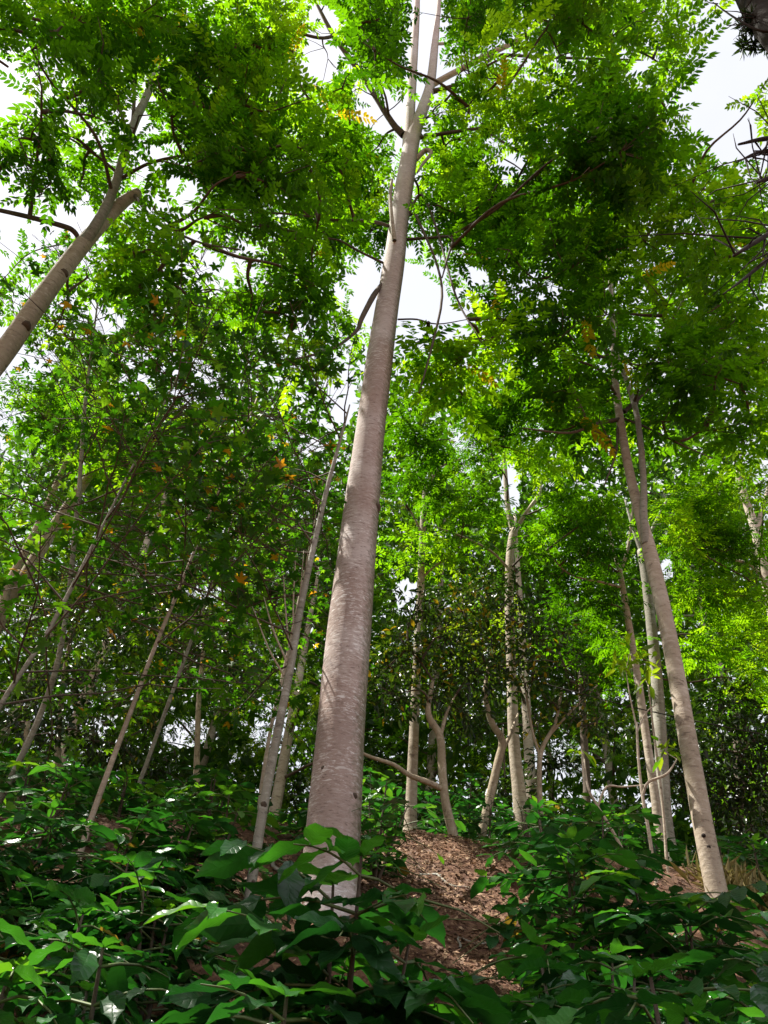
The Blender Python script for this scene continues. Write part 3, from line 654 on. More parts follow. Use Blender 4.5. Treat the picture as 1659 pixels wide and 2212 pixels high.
left.crown(T_PIN, M_TOONA, 300, open_view)

# --- straight pale tree on the right
rb = ghit(1552, 1950); Yr = rb[1]
P = np.array([PY(x, y, Yr) for x, y in ((1558, 1990), (1550, 1935), (1522, 1800), (1495, 1650), (1465, 1480), (1436, 1330), (1408, 1210), (1385, 1120), (1362, 1030), (1343, 930), (1330, 830), (1324, 720), (1318, 600), (1310, 530), (1305, 420))])
right = Tree('straight_pale_tree', onground(rb[0], Yr), 'pale straight tree with two dark scars low on the trunk, rising above coffee shrubs')
right.trunk(P, wid(P, [52, 47, 43, 40, 37, 33, 31, 25, 20, 18, 15, 12, 9, 7, 3]), B_PALE, 20, 7, .015, flare=(.12, 4))
bp([(1395, 1175, .12), (1390, 1115, .05), (1390, 1040), (1383, 950), (1372, 880), (1345, 800), (1335, 770), (1322, 700), (1318, 580)], [16, 17, 14, 13, 12, 10, 8, 6, 3], B_GREY, right, Yr - .15, sides=10)
bp([(1342, 905), (1290, 915, -.2), (1230, 935, -.4), (1130, 925, -.6)], [10, 9, 6, 3], B_TWIG, right, Yr)
bp([(1348, 890), (1400, 840, -.1), (1440, 790, -.3), (1490, 740, -.5)], [10, 8, 6, 3], B_TWIG, right, Yr)
bp([(1350, 905), (1400, 925, -.2), (1470, 960, -.4), (1540, 990, -.5)], [6, 5, 4, 2], B_TWIG, right, Yr)
bp([(1335, 920), (1330, 980, -.1), (1305, 1050, -.2)], [6, 5, 3], B_TWIG, right, Yr)
bp([(1325, 720), (1270, 690, -.2), (1200, 680, -.4)], [5, 4, 2], B_TWIG, right, Yr)
bp([(1322, 790), (1290, 700, -.1), (1245, 630, -.3)], [5, 4, 3], B_TWIG, right, Yr)
bp([(1372, 880), (1420, 760, -.2), (1480, 640, -.4), (1530, 560, -.5)], [7, 6, 5, 3], B_TWIG, right, Yr)
tb = Tubes()
for x, y in ((1520, 1805), (1531, 1830)):
    c = PY(x, y, Yr); d = unit(EYE - c) ; k = c + d * .088
    tb = Tubes(); tb.add([k - d * .02, k + d * .012], [.022, .016], 10); tb.build('scar', B_CONIFER, right.root, right.org)
px_clumps(right, [
    (1190, 470, 85, 13, (0, .3), 1.3), (1300, 440, 80, 12.5, (.5, .95)), (1100, 540, 55, 12, (0, .3)), (1230, 580, 100, 12, (0, .35), 1.4), (1130, 660, 80, 11.5, (0, .25), 1.4), (1390, 520, 105, 12, (.5, .95)), (1490, 450, 95, 12.5, (.5, .95)), (1590, 420, 80, 13, (.6, .95)), (1550, 560, 105, 12, (.3, .9)), (1620, 540, 70, 12, (.5, .95)),
    (1440, 660, 110, 11.5, (.3, .8)), (1310, 680, 100, 11.5, (.2, .6)), (1200, 740, 85, 11, (0, .3), 1.3), (1590, 690, 95, 11.5, (.4, .9)), (1380, 790, 100, 11, (.1, .5)), (1500, 800, 100, 11, (.1, .5)), (1240, 840, 80, 10.5, (.0, .3), 1.2), (1600, 830, 85, 11.5, (.4, .95)), (1150, 860, 70, 11, (0, .3)), (1430, 910, 85, 10.5, (.1, .6)), (1540, 930, 85, 11, (.2, .7)), (1310, 940, 70, 10.5, (.2, .7)),
    (1450, 400, 80, 14, (.7, .95)), (1380, 420, 70, 13.5, (.7, .95)), (1260, 500, 90, 13.5, (.1, .5)), (1330, 600, 90, 13, (.3, .8)), (1480, 560, 90, 13, (.4, .9)), (1640, 640, 60, 13, (.5, .95)), (1210, 930, 60, 11, (.3, .8)), (1630, 930, 60, 12, (.4, .9)), (1560, 790, 70, 10.5, (0, .3)), (1640, 200, 45, 13.5, (.7, .95)), (1645, 270, 35, 13.5, (.7, .95)), (1620, 470, 60, 14, (.6, .95)), (1180, 560, 80, 13.5, (0, .3)), (1100, 640, 60, 13, (0, .25)), (1280, 880, 70, 12, (.2, .6)), (1120, 780, 60, 12.5, (0, .3)),
    ], .58, B_TWIG, .78, .026, yellow=.004)
backfill(right, 18, (1040, 1680), (360, 960), (14, 17.5), .6)
right.crown(T_PIN, M_TOONA, 300, open_view)

# --- slim lobed-leaf trees on the left and beside the big trunk
def spray(fol, tb, a, d, L, n, size, r0=.012, tint=(.1, .9), yel=.018, drop=.15):
    """a thin side branch from a along d carrying lobed leaves on short twigs"""
    d = unit(d); s = unit(np.cross(d, [0, 0, 1])); k = np.linspace(0, 1, 6)
    bend = rng.normal(0, .12)
    pts = np.array([a + d * L * t + s * L * bend * t * t + np.array([0, 0, -drop * L * t * t]) + rng.normal(0, .012 * L, 3) * (t > 0) for t in k])
    if in_front(pts[1:]).any(): return False
    tb.add(pts, np.linspace(r0, .0035, 6), 5)
    T0 = rng.uniform(*tint)
    for i in range(n):
        t = .18 + .82 * (i + rng.random()) / n
        p = np.array([np.interp(t, k, pts[:, c]) for c in range(3)])
        sg = 1 if i % 2 else -1
        off = s * sg * rng.uniform(.05, .38) * (1.1 - t * .5) + d * rng.uniform(0, .25) + np.array([0, 0, rng.normal(-.02, .06)])
        q = p + off
        if open_view(q[None])[0] or in_front(((p + q) / 2)[None])[0]: continue
        if i % 2 == 0: tb.add([p, (p + q) / 2 + (0, 0, .02), q], [.004, .003, .002], 3)
        D = off / np.linalg.norm(off) + rng.normal(0, .4, 3) + np.array([0, 0, -.25])
        yl = rng.random() < yel
        fol.add(q, D, np.array([0, 0, 1.]) + rng.normal(0, .4, 3), size * rng.uniform(.7, 1.2), rng.uniform(.955, 1) if yl else np.clip(T0 + rng.normal(0, .2), 0, .92))
def slim_tree(name, label, bpix, line, w, mat, hs, Ls, nb, size, leaves=26, singles=150, group=None, Yb=None, extra_top=2.5, tint=(.1, .9), yel=.018, temps=None, lm=None, reject=open_view):
    g = ghit(*bpix) if Yb is None else PY(bpix[0], bpix[1], Yb); Yb = g[1]
    P = np.array([PY(x, y, Yb) for x, y in line]); b = onground(P[0][0], Yb)
    t = Tree(name, b, label, group=group)
    R = wid(P, w)
    if P[0][2] > b[2] - .05:
        P = np.vstack([b - (0, 0, .15), P]); R = np.concatenate([[R[0] * 1.08], R])
    top = P[-1] + unit(P[-1] - P[-2]) * extra_top
    P = np.vstack([P, top]); R = np.concatenate([R, [.008]])
    t.trunk(P, R, mat, 12, 6, .03)
    K = t.skel[0]; z = K[:, 2]
    for i in range(nb):
        f = hs[0] + (hs[1] - hs[0]) * (i + rng.random()) / nb
        h = z[0] + f * (z[-1] - z[0]); a = np.array([np.interp(h, z, K[:, c]) for c in range(3)])
        az = i * 2.4 + rng.normal(0, .5); el = rng.normal(.35, .2)
        L = rng.uniform(*Ls) * (1.15 - .5 * (f - hs[0]) / (hs[1] - hs[0] + 1e-6))
        tb = Tubes()
        if spray(t.fol, tb, a, [math.cos(az), math.sin(az), math.tan(el)], L, leaves, size, .009, tint, yel) is False: continue
        tb.build('branch', B_TWIG, t.root, t.org)
    t.crown(temps or T_STAR, lm or M_STAR, singles, reject)
    return t
sg = slim_tree('slim_lobed_leaf_tree', 'slim grey tree beside the big pinkish trunk, dark knots on its stem', (528, 2005), [(524, 2015), (536, 1950), (570, 1740), (600, 1580), (628, 1440), (650, 1310), (680, 1170), (708, 1050), (735, 950)],
          [27, 24, 21, 19, 17, 15, 12, 10, 7], B_GREY, (.36, 1.0), (1.0, 2.2), 40, .115, 44, 300, extra_top=.6)
Ys = ghit(528, 2005)[1]
for q in ([(640, 1345), (648, 1290), (656, 1190)], [(634, 1370), (634, 1290), (640, 1185)], [(645, 1330), (658, 1270), (670, 1195)], [(625, 1400), (618, 1330), (612, 1240)], [(620, 1430), (590, 1360), (570, 1290)], [(614, 1460), (580, 1400), (545, 1310)]): bp(q, [5, 4, 2], B_PALE, sg, Ys, sides=6)
knot(sg, 570, 1738, Ys, .022, .03); knot(sg, 547, 1905, Ys, .013, .035)
slim_tree('slim_lobed_leaf_tree', 'slender whitish leaning tree rising out of the dark shrubs left of the path', (160, 1890), [(152, 1925), (165, 1870), (200, 1760), (240, 1650), (285, 1530), (330, 1410), (375, 1300), (420, 1190)],
          [15, 14, 13, 12, 10, 9, 8, 6], B_PALE, (.32, 1.0), (1.4, 2.6), 44, .12, 44, 200)
slim_tree('slim_lobed_leaf_tree', 'thin pale stem standing just behind the slender whitish leaning tree', (270, 1850), [(270, 1860), (290, 1730), (320, 1640), (360, 1530), (400, 1420), (440, 1310), (480, 1190)],
          [11, 10, 9, 9, 8, 7, 5], B_GREY, (.30, 1.0), (1.3, 2.4), 36, .115, 42, 150, Yb=8.2)
slim_tree('slim_lobed_leaf_tree', 'thin grey stem slanting through the leaves near the pale twin trunks', (-60, 1640), [(-60, 1640), (0, 1525), (55, 1440), (100, 1370), (160, 1260), (215, 1150), (250, 1080)],
          [11, 11, 10, 10, 9, 7, 5], B_GREY, (.25, 1.0), (1.3, 2.6), 44, .12, 44, 150, Yb=5.2)
slim_tree('slim_lobed_leaf_tree', 'young pale sapling with many upright shoots high in the leaves', (150, 1500), [(120, 1450), (165, 1120), (175, 1000), (185, 860), (200, 740)],
          [12, 10, 9, 8, 5], B_GREY, (.45, 1.0), (1.2, 2.2), 40, .12, 42, 150, Yb=7.0)
slim_tree('slim_lobed_leaf_tree', 'thin light stem almost hidden directly behind the slim grey tree', (560, 1760), [(556, 1790), (565, 1700), (588, 1560), (620, 1420), (655, 1250)],
          [9, 9, 8, 8, 5], B_PALE, (.45, 1.0), (1.2, 2.2), 34, .115, 42, 100, Yb=8.6)

# --- pair of pale stems at the left edge, further back
for k, (ln, w, lab, Yb) in enumerate([
    ([(-40, 1400), (10, 1310), (60, 1235), (110, 1150), (150, 1090), (190, 1030), (240, 950)], [32, 30, 27, 25, 23, 20, 14], 'thicker pale stem of the twin trunks leaning over the shrubs', 9.6),
    ([(-30, 1360), (15, 1270), (55, 1190), (85, 1130), (120, 1050), (150, 980)], [20, 20, 18, 16, 13, 8], 'thinner pale stem of the twin trunks leaning over the shrubs', 9.4)]):
    P = np.array([PY(x, y, Yb) for x, y in ln]); b = onground(P[0][0] - .6, Yb)
    t = Tree('pale_leaning_tree', b, lab); P = np.vstack([b - (0, 0, .2), P]); R = np.concatenate([[.16 if k == 0 else .1], wid(P[1:], w)])
    t.trunk(P, R, B_PALE, 12, 6, .03)
    px_clumps(t, [(180 + 60 * k, 980 - 40 * k, 70, 14, (.2, .9)), (280, 900 + 60 * k, 70, 14, (.2, .9)), (100, 900, 70, 14, (.2, .9)), (340, 1000 - 90 * k, 60, 14, (.3, .9))], .5, B_TWIG, 1.2, .02)
    t.crown(T_PINF, M_TOONA, 60, open_view)

# --- trees of the middle distance on the crest
def mid_tree(name, label, line, w, Yb, mat, forks, clumps, L=.5, temps=None, lm=None, dens=1.3, base_dx=0, singles=60, group=None, flare=None):
    P = np.array([PY(x, y, Yb) for x, y in line]); b = onground(P[0][0] + base_dx, Yb)
    t = Tree(name, b, label, group=group); R = wid(P, w)
    if P[0][2] > b[2] - .03: P = np.vstack([b - (0, 0, .15), P]); R = np.concatenate([[R[0] * 1.1], R])
    t.trunk(P, R, mat, 14, 6, .03, flare=flare)
    for f, fw in forks: bp(f, fw, mat, t, Yb)
    px_clumps(t, clumps, L, B_TWIG, dens, .022)
    t.crown(temps or T_PINF, lm or M_TOONA, singles, open_view)
    return t
mid_tree('straight_pale_tree', 'cream trunked tree with a two-armed fork halfway up, standing on the crest', [(1128, 1800), (1122, 1720), (1110, 1600), (1105, 1450), (1100, 1300), (1102, 1200), (1110, 1145)], [34, 30, 25, 21, 19, 18, 18], 11.0, B_PALE,
         [([(1108, 1150), (1096, 1090), (1090, 1000), (1087, 930), (1080, 850)], [13, 12, 9, 7, 4]), ([(1112, 1148), (1135, 1110, -.1), (1160, 1075, -.2), (1168, 1050, -.2), (1160, 960, -.3)], [10, 9, 8, 5, 3]), ([(1100, 1230), (1060, 1190, -.2), (1000, 1160, -.4), (920, 1130, -.6)], [7, 5, 4, 2])],
         [(1060, 960, 60, 15, (.1, .6)), (1130, 930, 70, 15, (0, .4)), (1180, 1000, 60, 15, (.4, .95)), (1000, 1000, 60, 15, (.0, .5)), (1100, 870, 70, 15, (0, .4)), (1020, 900, 60, 15, (.1, .6)), (1230, 1080, 60, 15, (.1, .5)), (1180, 1150, 50, 14, (.0, .4))])
mid_tree('straight_pale_tree', 'flare-footed pale tree standing at the top of the path', [(885, 1815), (887, 1770), (892, 1640), (900, 1450), (908, 1280), (914, 1130), (920, 1050)], [40, 27, 22, 19, 17, 14, 12], 10.0, B_PALE,
         [([(920, 1055), (895, 1000), (885, 930)], [9, 7, 4]), ([(920, 1055), (950, 1010, -.1), (1000, 990, -.2)], [9, 6, 3]), ([(910, 1250), (950, 1215, -.1), (990, 1200, -.2)], [6, 5, 3]), ([(915, 1160), (890, 1110, -.1), (870, 1090, -.2)], [6, 4, 3])],
         [(900, 960, 60, 14, (.1, .6)), (970, 950, 60, 14, (.1, .5)), (960, 1060, 60, 13.5, (.3, .9)), (880, 1050, 50, 13, (0, .4)), (1000, 1140, 60, 13, (.4, .9)), (950, 1190, 50, 13, (.5, .95)), (860, 880, 60, 14, (0, .3)), (880, 1180, 50, 13, (.2, .7)), (1040, 1080, 60, 14, (.1, .6))], flare=(.35, 5))
mid_tree('straight_pale_tree', 'slim white stemmed tree with a forked top left of the straight pale tree', [(1425, 1800), (1415, 1720), (1400, 1620), (1380, 1480), (1362, 1370), (1345, 1270), (1338, 1230)], [20, 19, 18, 17, 15, 13, 12], 10.2, B_PALE,
         [([(1338, 1235), (1325, 1190), (1315, 1140), (1300, 1080)], [9, 7, 6, 3]), ([(1340, 1235), (1355, 1190), (1362, 1140), (1370, 1060)], [8, 7, 6, 3]), ([(1345, 1270), (1300, 1258, -.1), (1230, 1240, -.3), (1180, 1190, -.4)], [7, 6, 4, 2])],
         [(1300, 1110, 60, 13.5, (.1, .5)), (1250, 1200, 60, 13.5, (0, .3)), (1200, 1260, 60, 13.5, (0, .3)), (1290, 1300, 60, 13.5, (0, .35)), (1230, 1120, 60, 14, (0, .4)), (1170, 1200, 50, 13.5, (0, .3)), (1310, 1220, 50, 14, (0, .3))])
mid_tree('straight_pale_tree', 'greyish tree trunk half covered by the straight pale tree', [(1440, 1790), (1430, 1650), (1420, 1480), (1408, 1360), (1395, 1250), (1385, 1190)], [30, 28, 25, 23, 20, 17], 11.2, B_GREY,
         [([(1388, 1200), (1370, 1150), (1350, 1080)], [9, 7, 4]), ([(1388, 1200), (1410, 1140), (1440, 1080)], [9, 7, 4]), ([(1410, 1370), (1450, 1335, -.1), (1500, 1330, -.2)], [8, 7, 4])],
         [(1490, 1260, 70, 14, (.3, .9)), (1560, 1280, 70, 14.5, (.6, .95)), (1530, 1180, 70, 14.5, (.2, .7)), (1450, 1130, 60, 14.5, (.3, .9)), (1600, 1380, 70, 15, (.7, .95)), (1540, 1400, 70, 15, (.5, .95)), (1630, 1300, 60, 15, (.4, .9)), (1330, 1380, 60, 14, (.3, .8)), (1500, 1090, 70, 15, (.4, .9)), (1620, 1480, 60, 15, (.4, .9))])
mid_tree('straight_pale_tree', 'white barked tree with bare crooked side branches at the sunny edge of the wood', [(1700, 1500), (1672, 1330), (1652, 1240), (1630, 1140), (1612, 1085), (1592, 1020)], [30, 26, 22, 19, 16, 12], 11.0, B_PALE,
         [([(1632, 1150), (1650, 1090), (1662, 1040), (1670, 960)], [12, 10, 8, 5]), ([(1668, 1290), (1640, 1240, -.1), (1600, 1212, -.2), (1500, 1205, -.4)], [9, 8, 6, 3]), ([(1612, 1085), (1585, 1075, -.1), (1560, 1060, -.2), (1530, 1035, -.3)], [6, 5, 4, 2])],
         [(1600, 960, 60, 14, (.6, .95)), (1640, 1060, 50, 14, (.6, .95)), (1550, 1060, 60, 14.5, (.5, .95)), (1640, 880, 60, 14, (.7, .95)), (1480, 1150, 50, 13.5, (.6, .95)), (1630, 1180, 50, 15, (.1, .5)), (1580, 1150, 60, 15, (.0, .4)), (1640, 780, 50, 14, (.8, .95))])
mid_tree('straight_pale_tree', 'dark pillar trunk deep in the shade of the crest', [(1270, 1760), (1268, 1700), (1262, 1600), (1255, 1450)], [18, 17, 16, 13], 14.0, B_TWIG, [], [(1250, 1380, 70, 17, (0, .4)), (1300, 1450, 60, 17, (0, .4)), (1210, 1330, 60, 17, (0, .4))])

# --- crooked pale understory trees carrying dark glossy leaves
def gloss(fol, C, rad, n, size, tint=(0, .9), flat=.7):
    u = rng.normal(size=(n, 3)); u /= np.linalg.norm(u, axis=1)[:, None]; u *= (rng.random(n) ** .4)[:, None]; u[:, 2] *= flat
    P = np.asarray(C) + u * rad
    D = u + rng.normal(0, .6, (n, 3)) + np.array([0, 0, -.1])
    fol.add(P, D, np.array([0, 0, 1.]) + rng.normal(0, .5, (n, 3)), size * rng.uniform(.6, 1.2, n), np.clip(rng.uniform(*tint) + rng.normal(0, .22, n), 0, 1))
def dark_tree(name, label, line, w, Yb, forks, clumps, size=.12, mat=None, lm=None, n0=420, group=None, tint=(.15, .85)):
    P = np.array([PY(x, y, Yb) for x, y in line]); b = onground(P[0][0], Yb); t = Tree(name, b, label, group=group); R = wid(P, w)
    if P[0][2] > b[2] - .03: P = np.vstack([b - (0, 0, .12), P]); R = np.concatenate([[R[0] * 1.1], R])
    t.trunk(P, R, mat or B_CROOK, 10, 5, .06)
    for f, fw in forks: bp(f, fw, mat or B_CROOK, t, Yb)
    for c in clumps:
        px, py, r, Rr = c[:4]; C = PR(px, py, Rr); rad = r / F0 * Rr
        K = np.concatenate(t.skel); a = K[np.argmin(np.linalg.norm(K - C, axis=1))]
        tb = Tubes(); d = C - a; pts = np.array([a, a + d * .5 + rng.normal(0, .08, 3), C]); tb.add(pts, [.02, .014, .006], 5, .05, 3); t.skel.append(pts[1:])
        n = int(n0 * 1.35 * (rad / .8) ** 2)
        gloss(t.fol, C, rad, n, size, c[4] if len(c) > 4 else tint)
        for q in range(9):
            e = C + unit(rng.normal(size=3)) * rad * .8; tb.add([C, (C + e) / 2 + rng.normal(0, .05, 3), e], [.008, .006, .002], 3)
        tb.build('branch', B_TWIG, t.root, t.org)
    t.crown(T_SIMP, lm or M_DARK, 60)
    return t
dark_tree('crooked_understory_tree', 'crooked pale stemmed small tree leaning from the upper path with one long side limb', [(992, 1868), (978, 1800), (962, 1730), (955, 1660), (950, 1590), (925, 1540), (935, 1470)], [26, 22, 20, 19, 17, 13, 8], 9.0,
          [([(957, 1705), (925, 1690, -.1), (885, 1675, -.2), (850, 1652, -.2), (800, 1635, -.3), (770, 1620, -.3)], [14, 13, 11, 9, 8, 5]), ([(950, 1595), (965, 1540, .1), (985, 1500, .2)], [10, 7, 4])],
          [(880, 1400, 80, 11), (960, 1380, 90, 11), (1020, 1450, 80, 11), (850, 1500, 70, 10.5), (930, 1500, 80, 10.8), (1000, 1540, 60, 11), (900, 1320, 80, 11.5), (840, 1440, 60, 11), (1000, 1320, 80, 11.5)])
dark_tree('crooked_understory_tree', 'crooked pale stem between the path and the cream trunked tree', [(1040, 1815), (1052, 1750), (1075, 1650), (1085, 1600), (1062, 1560), (1048, 1500), (1055, 1440)], [22, 20, 18, 16, 14, 11, 7], 10.0,
          [([(1078, 1640), (1105, 1580, .1), (1120, 1540, .2)], [9, 8, 4])],
          [(1060, 1380, 70, 12), (1120, 1430, 70, 12), (1080, 1480, 60, 12), (1150, 1370, 70, 12.5), (1040, 1270, 70, 13), (1120, 1290, 70, 13)])
dark_tree('crooked_understory_tree', 'grey-green shining small tree with bare twigs beside the cream trunked tree', [(1170, 1830), (1168, 1760), (1165, 1680), (1170, 1620), (1200, 1560), (1215, 1480)], [13, 12, 11, 10, 8, 5], 9.6,
          [([(1168, 1640), (1150, 1580), (1140, 1520), (1130, 1460)], [7, 6, 5, 3]), ([(1185, 1590), (1240, 1530), (1290, 1480)], [6, 5, 3])],
          [(1220, 1440, 65, 11.5, (.4, .95)), (1270, 1490, 60, 11.5, (.4, .95)), (1190, 1520, 55, 11.5, (.5, .98)), (1240, 1550, 55, 11.5, (.5, .98)), (1150, 1470, 50, 11.5, (.4, .98)), (1160, 1570, 40, 11.5, (.6, 1)), (1290, 1560, 45, 11.5, (.4, .9)), (1210, 1370, 55, 12, (.3, .9))], .10, n0=330)
dark_tree('crooked_understory_tree', 'dense grey-green small tree behind the twin pale trunks', [(120, 1700), (125, 1600), (140, 1450), (160, 1350)], [14, 13, 11, 8], 10.5, [],
          [(120, 1280, 70, 13, (.4, .9)), (200, 1310, 75, 13, (.4, .9)), (150, 1380, 80, 13, (.4, .9)), (250, 1380, 70, 13, (.3, .8)), (60, 1340, 60, 13, (.4, .9)), (290, 1290, 60, 13.5, (.3, .8)), (90, 1460, 70, 12.5, (.1, .6)), (200, 1470, 70, 12.5, (.1, .6))], .11)
dark_tree('crooked_understory_tree', 'dark bushy small tree in front of the sky gap left of the slim grey tree', [(420, 1750), (425, 1650), (430, 1500), (440, 1400)], [14, 13, 11, 8], 10.0, [],
          [(400, 1420, 70, 12.5), (480, 1400, 70, 12.5), (540, 1450, 65, 12.5), (340, 1460, 65, 12.5), (440, 1320, 70, 13), (540, 1340, 65, 13), (360, 1340, 60, 13), (620, 1400, 60, 13), (300, 1530, 55, 12), (500, 1510, 50, 12.5)], .11)
dark_tree('crooked_understory_tree', 'dark dense tree in deep shade behind the straight pale tree', [(1600, 1800), (1598, 1700), (1590, 1600)], [22, 20, 16], 12.5, [],
          [(1560, 1620, 80, 14.5), (1630, 1600, 70, 14.5), (1640, 1700, 70, 14.5), (1560, 1720, 70, 14.5), (1480, 1600, 70, 15), (1500, 1700, 50, 15), (1620, 1790, 60, 14), (1400, 1580, 60, 15), (1440, 1660, 50, 15.5), (1570, 1520, 60, 15)], .13, B_TWIG, n0=520, tint=(0, .35))
dark_tree('crooked_understory_tree', 'dark dense tree at the left end of the shrub rows', [(40, 1800), (45, 1700), (60, 1560)], [16, 15, 10], 9.4, [],
          [(30, 1560, 70, 11.5), (110, 1590, 60, 11.5), (200, 1600, 60, 11.5), (60, 1500, 60, 12), (170, 1540, 60, 12), (270, 1620, 50, 11.5), (330, 1570, 40, 12)], .12, n0=380, tint=(0, .5))

# --- dark conifer limbs reaching in at the upper right
cb = PR(1700, 60, 6.0)
con = Tree('conifer_tree', onground(cb[0] + .25, cb[1]), 'dark trunked conifer with dead black limbs at the edge of the clearing')
P = np.array([onground(cb[0] + .25, cb[1], -.2), onground(cb[0] + .2, cb[1], 2.5), cb + (.05, 0, -1.2), cb, PR(1640, -20, 6.6), PR(1560, -150, 7.4)])
con.trunk(P, [.24, .2, .16, .15, .14, .11], B_CONIFER, 14, 6, .06)
CY = cb[1]
for pts, w in (([(1720, 470, .1), (1650, 512, 0), (1585, 553, 0)], [14, 12, 7]), ([(1740, 490, 0), (1660, 558, 0), (1610, 600, 0), (1562, 636, 0)], [12, 10, 7, 3]), ([(1720, 295, 0), (1650, 300, 0), (1595, 312, 0)], [12, 10, 5]),
               ([(1690, 320, 0), (1635, 330, 0), (1590, 352, 0)], [8, 7, 3]), ([(1720, 60, 0), (1650, 68, 0), (1590, 40, 0), (1540, 5, 0)], [9, 6, 4, 2]), ([(1690, 375, 0), (1660, 385, 0), (1635, 395, 0)], [16, 12, 5]), ([(1700, 20, 0), (1630, 50, 0), (1570, 55, 0)], [5, 3, 2])):
    Q = np.array([PY(x, y, CY + d * .3) for x, y, d in pts]); tb = Tubes(); tb.add(Q, wid(Q, w), 7, .12, 4)
    for k in range(9):
        f = rng.random(); a = Q[0] + (Q[-1] - Q[0]) * f; e = a + rng.normal(0, .16, 3); tb.add([a, (a + e) / 2 + rng.normal(0, .02, 3), e + (0, 0, -.05)], [.004, .003, .001], 4)
    tb.build('branch', B_CONIFER, con.root, con.org)
for k in range(40):
    a = PR(rng.uniform(1600, 1690), rng.uniform(30, 110), 6.2)
    n = 14; d = rng.normal(size=(n, 3)); con.fol.add(np.repeat(a[None], n, 0), d, rng.normal(size=(n, 3)), np.full(n, .07), rng.uniform(0, .3, n))
top = P[-1]
for k in range(420):  # needles added out of view towards the sun, to shade the trunk
    a = PR(1680, 0, 6.4) + SUNV * rng.uniform(.5, 5) + rng.normal(0, .5, 3)
    n = 16; d = rng.normal(size=(n, 3)); con.fol.add(np.repeat(a[None], n, 0), d, rng.normal(size=(n, 3)), np.full(n, .16), rng.uniform(0, .3, n))
con.crown([simple_leaf(.07, .1)], M_DARK, 0, lambda Q: in_frame(Q) & (np.linalg.norm(Q - PR(1650, 70, 6.2), axis=1) > .22))

# --- unseen trees added beside the viewer to shade the foreground
def far_tree(name, label, x, y, H, cr, nl, size, group, tint=(.1, .9), temps=None, mat=None, bark=None, r=.16, low=.35, reject=None):
    b = onground(x, y); t = Tree(name, b, label, group=group)
    lean = rng.normal(0, .03, 2) * H
    P = np.array([b - (0, 0, .2), b + (lean[0] * .3, lean[1] * .3, H * .35), b + (lean[0] * .7, lean[1] * .7, H * .7), b + (lean[0], lean[1], H * .95)])
    t.trunk(P, [r, r * .85, r * .6, r * .25], bark or B_PALE, 10, 5, .03)
    K = t.skel[0]
    nb = max(5, int(cr * 3.2))
    for i in range(nb):
        f = low + (1 - low) * (i + rng.random()) / nb; h = b[2] + H * f * .95
        a = np.array([np.interp(h, K[:, 2], K[:, c]) for c in range(3)]); az = i * 2.4 + rng.normal(0, .4)
        L = cr * rng.uniform(.5, 1.0) * (1.1 - .5 * f)
        C = a + np.array([math.cos(az) * L, math.sin(az) * L, L * rng.uniform(.15, .5)])
        tb = Tubes(); tb.add([a, (a + C) / 2 + (0, 0, .1 * L), C], [r * .28, r * .18, .01], 5, .05, 3); tb.build('branch', bark or B_TWIG, t.root, t.org)
        T0 = rng.uniform(*tint); n = nl // nb
        u = rng.normal(size=(n, 3)); u /= np.linalg.norm(u, axis=1)[:, None]; u *= (rng.random(n) ** .5)[:, None]; u[:, 2] *= .55
        rr = cr * rng.uniform(.34, .5); Pp = C + u * rr
        D = u + rng.normal(0, .5, (n, 3)); t.fol.add(Pp, D, np.array([0, 0, 1.]) + rng.normal(0, .35, (n, 3)), size * rng.uniform(.7, 1.2, n), np.clip(T0 + rng.normal(0, .2, n), 0, 1))
    t.crown(temps or T_PINF, mat or M_FAR, 0, reject or open_view)
    return t
for lab, x, y, H, cr in (('unseen broad leafy tree added to shade the foot of the slope', -4.8, 1.2, 10.5, 2.6), ('unseen tall leafy tree added for shade beyond the shrub rows at the left', -8.5, 3.5, 15, 3.2)):
    far_tree('added_shade_tree', lab, x, y, H, cr, 1500, .5, None, (.2, .8), T_PIN, M_TOONA, None, .16, .5, lambda P: in_frame(P) | in_shaft(P))
G1 = 'background trees of the wood beyond the crest'
bgs = [(-14, 17, 17, 3.4), (-10, 20, 19, 3.6), (-6.5, 17, 17, 3.2), (-3.5, 21, 18, 3.2), (-1, 17.5, 16, 2.8), (1.5, 21, 18, 3.2), (4, 17.5, 17, 3.2), (7, 20, 19, 3.4), (10, 17, 18, 3.4), (13.5, 19, 19, 3.6), (17, 15, 18, 3.6),
       (-18, 12, 18, 3.6), (-12, 27, 20, 4), (-5, 28, 20, 4), (2, 28, 20, 4), (8, 28, 21, 4), (15, 27, 21, 4), (20, 22, 20, 4), (-20, 22, 20, 4), (11, 13.5, 14, 2.8), (-10, 13, 14, 2.8)]
for x, y, H, cr in bgs:
    sd = 'far behind the slim grey tree' if x < -2 else ('straight ahead beyond the top of the path' if x < 3 else 'far behind the straight pale tree')
    far_tree('wood_tree', 'leafy wood tree with a pale trunk ' + sd, x + rng.normal(0, .5), y, H * rng.uniform(.55, 1.0), cr, 640, .55, G1 + ', ' + sd, (.0, .75))
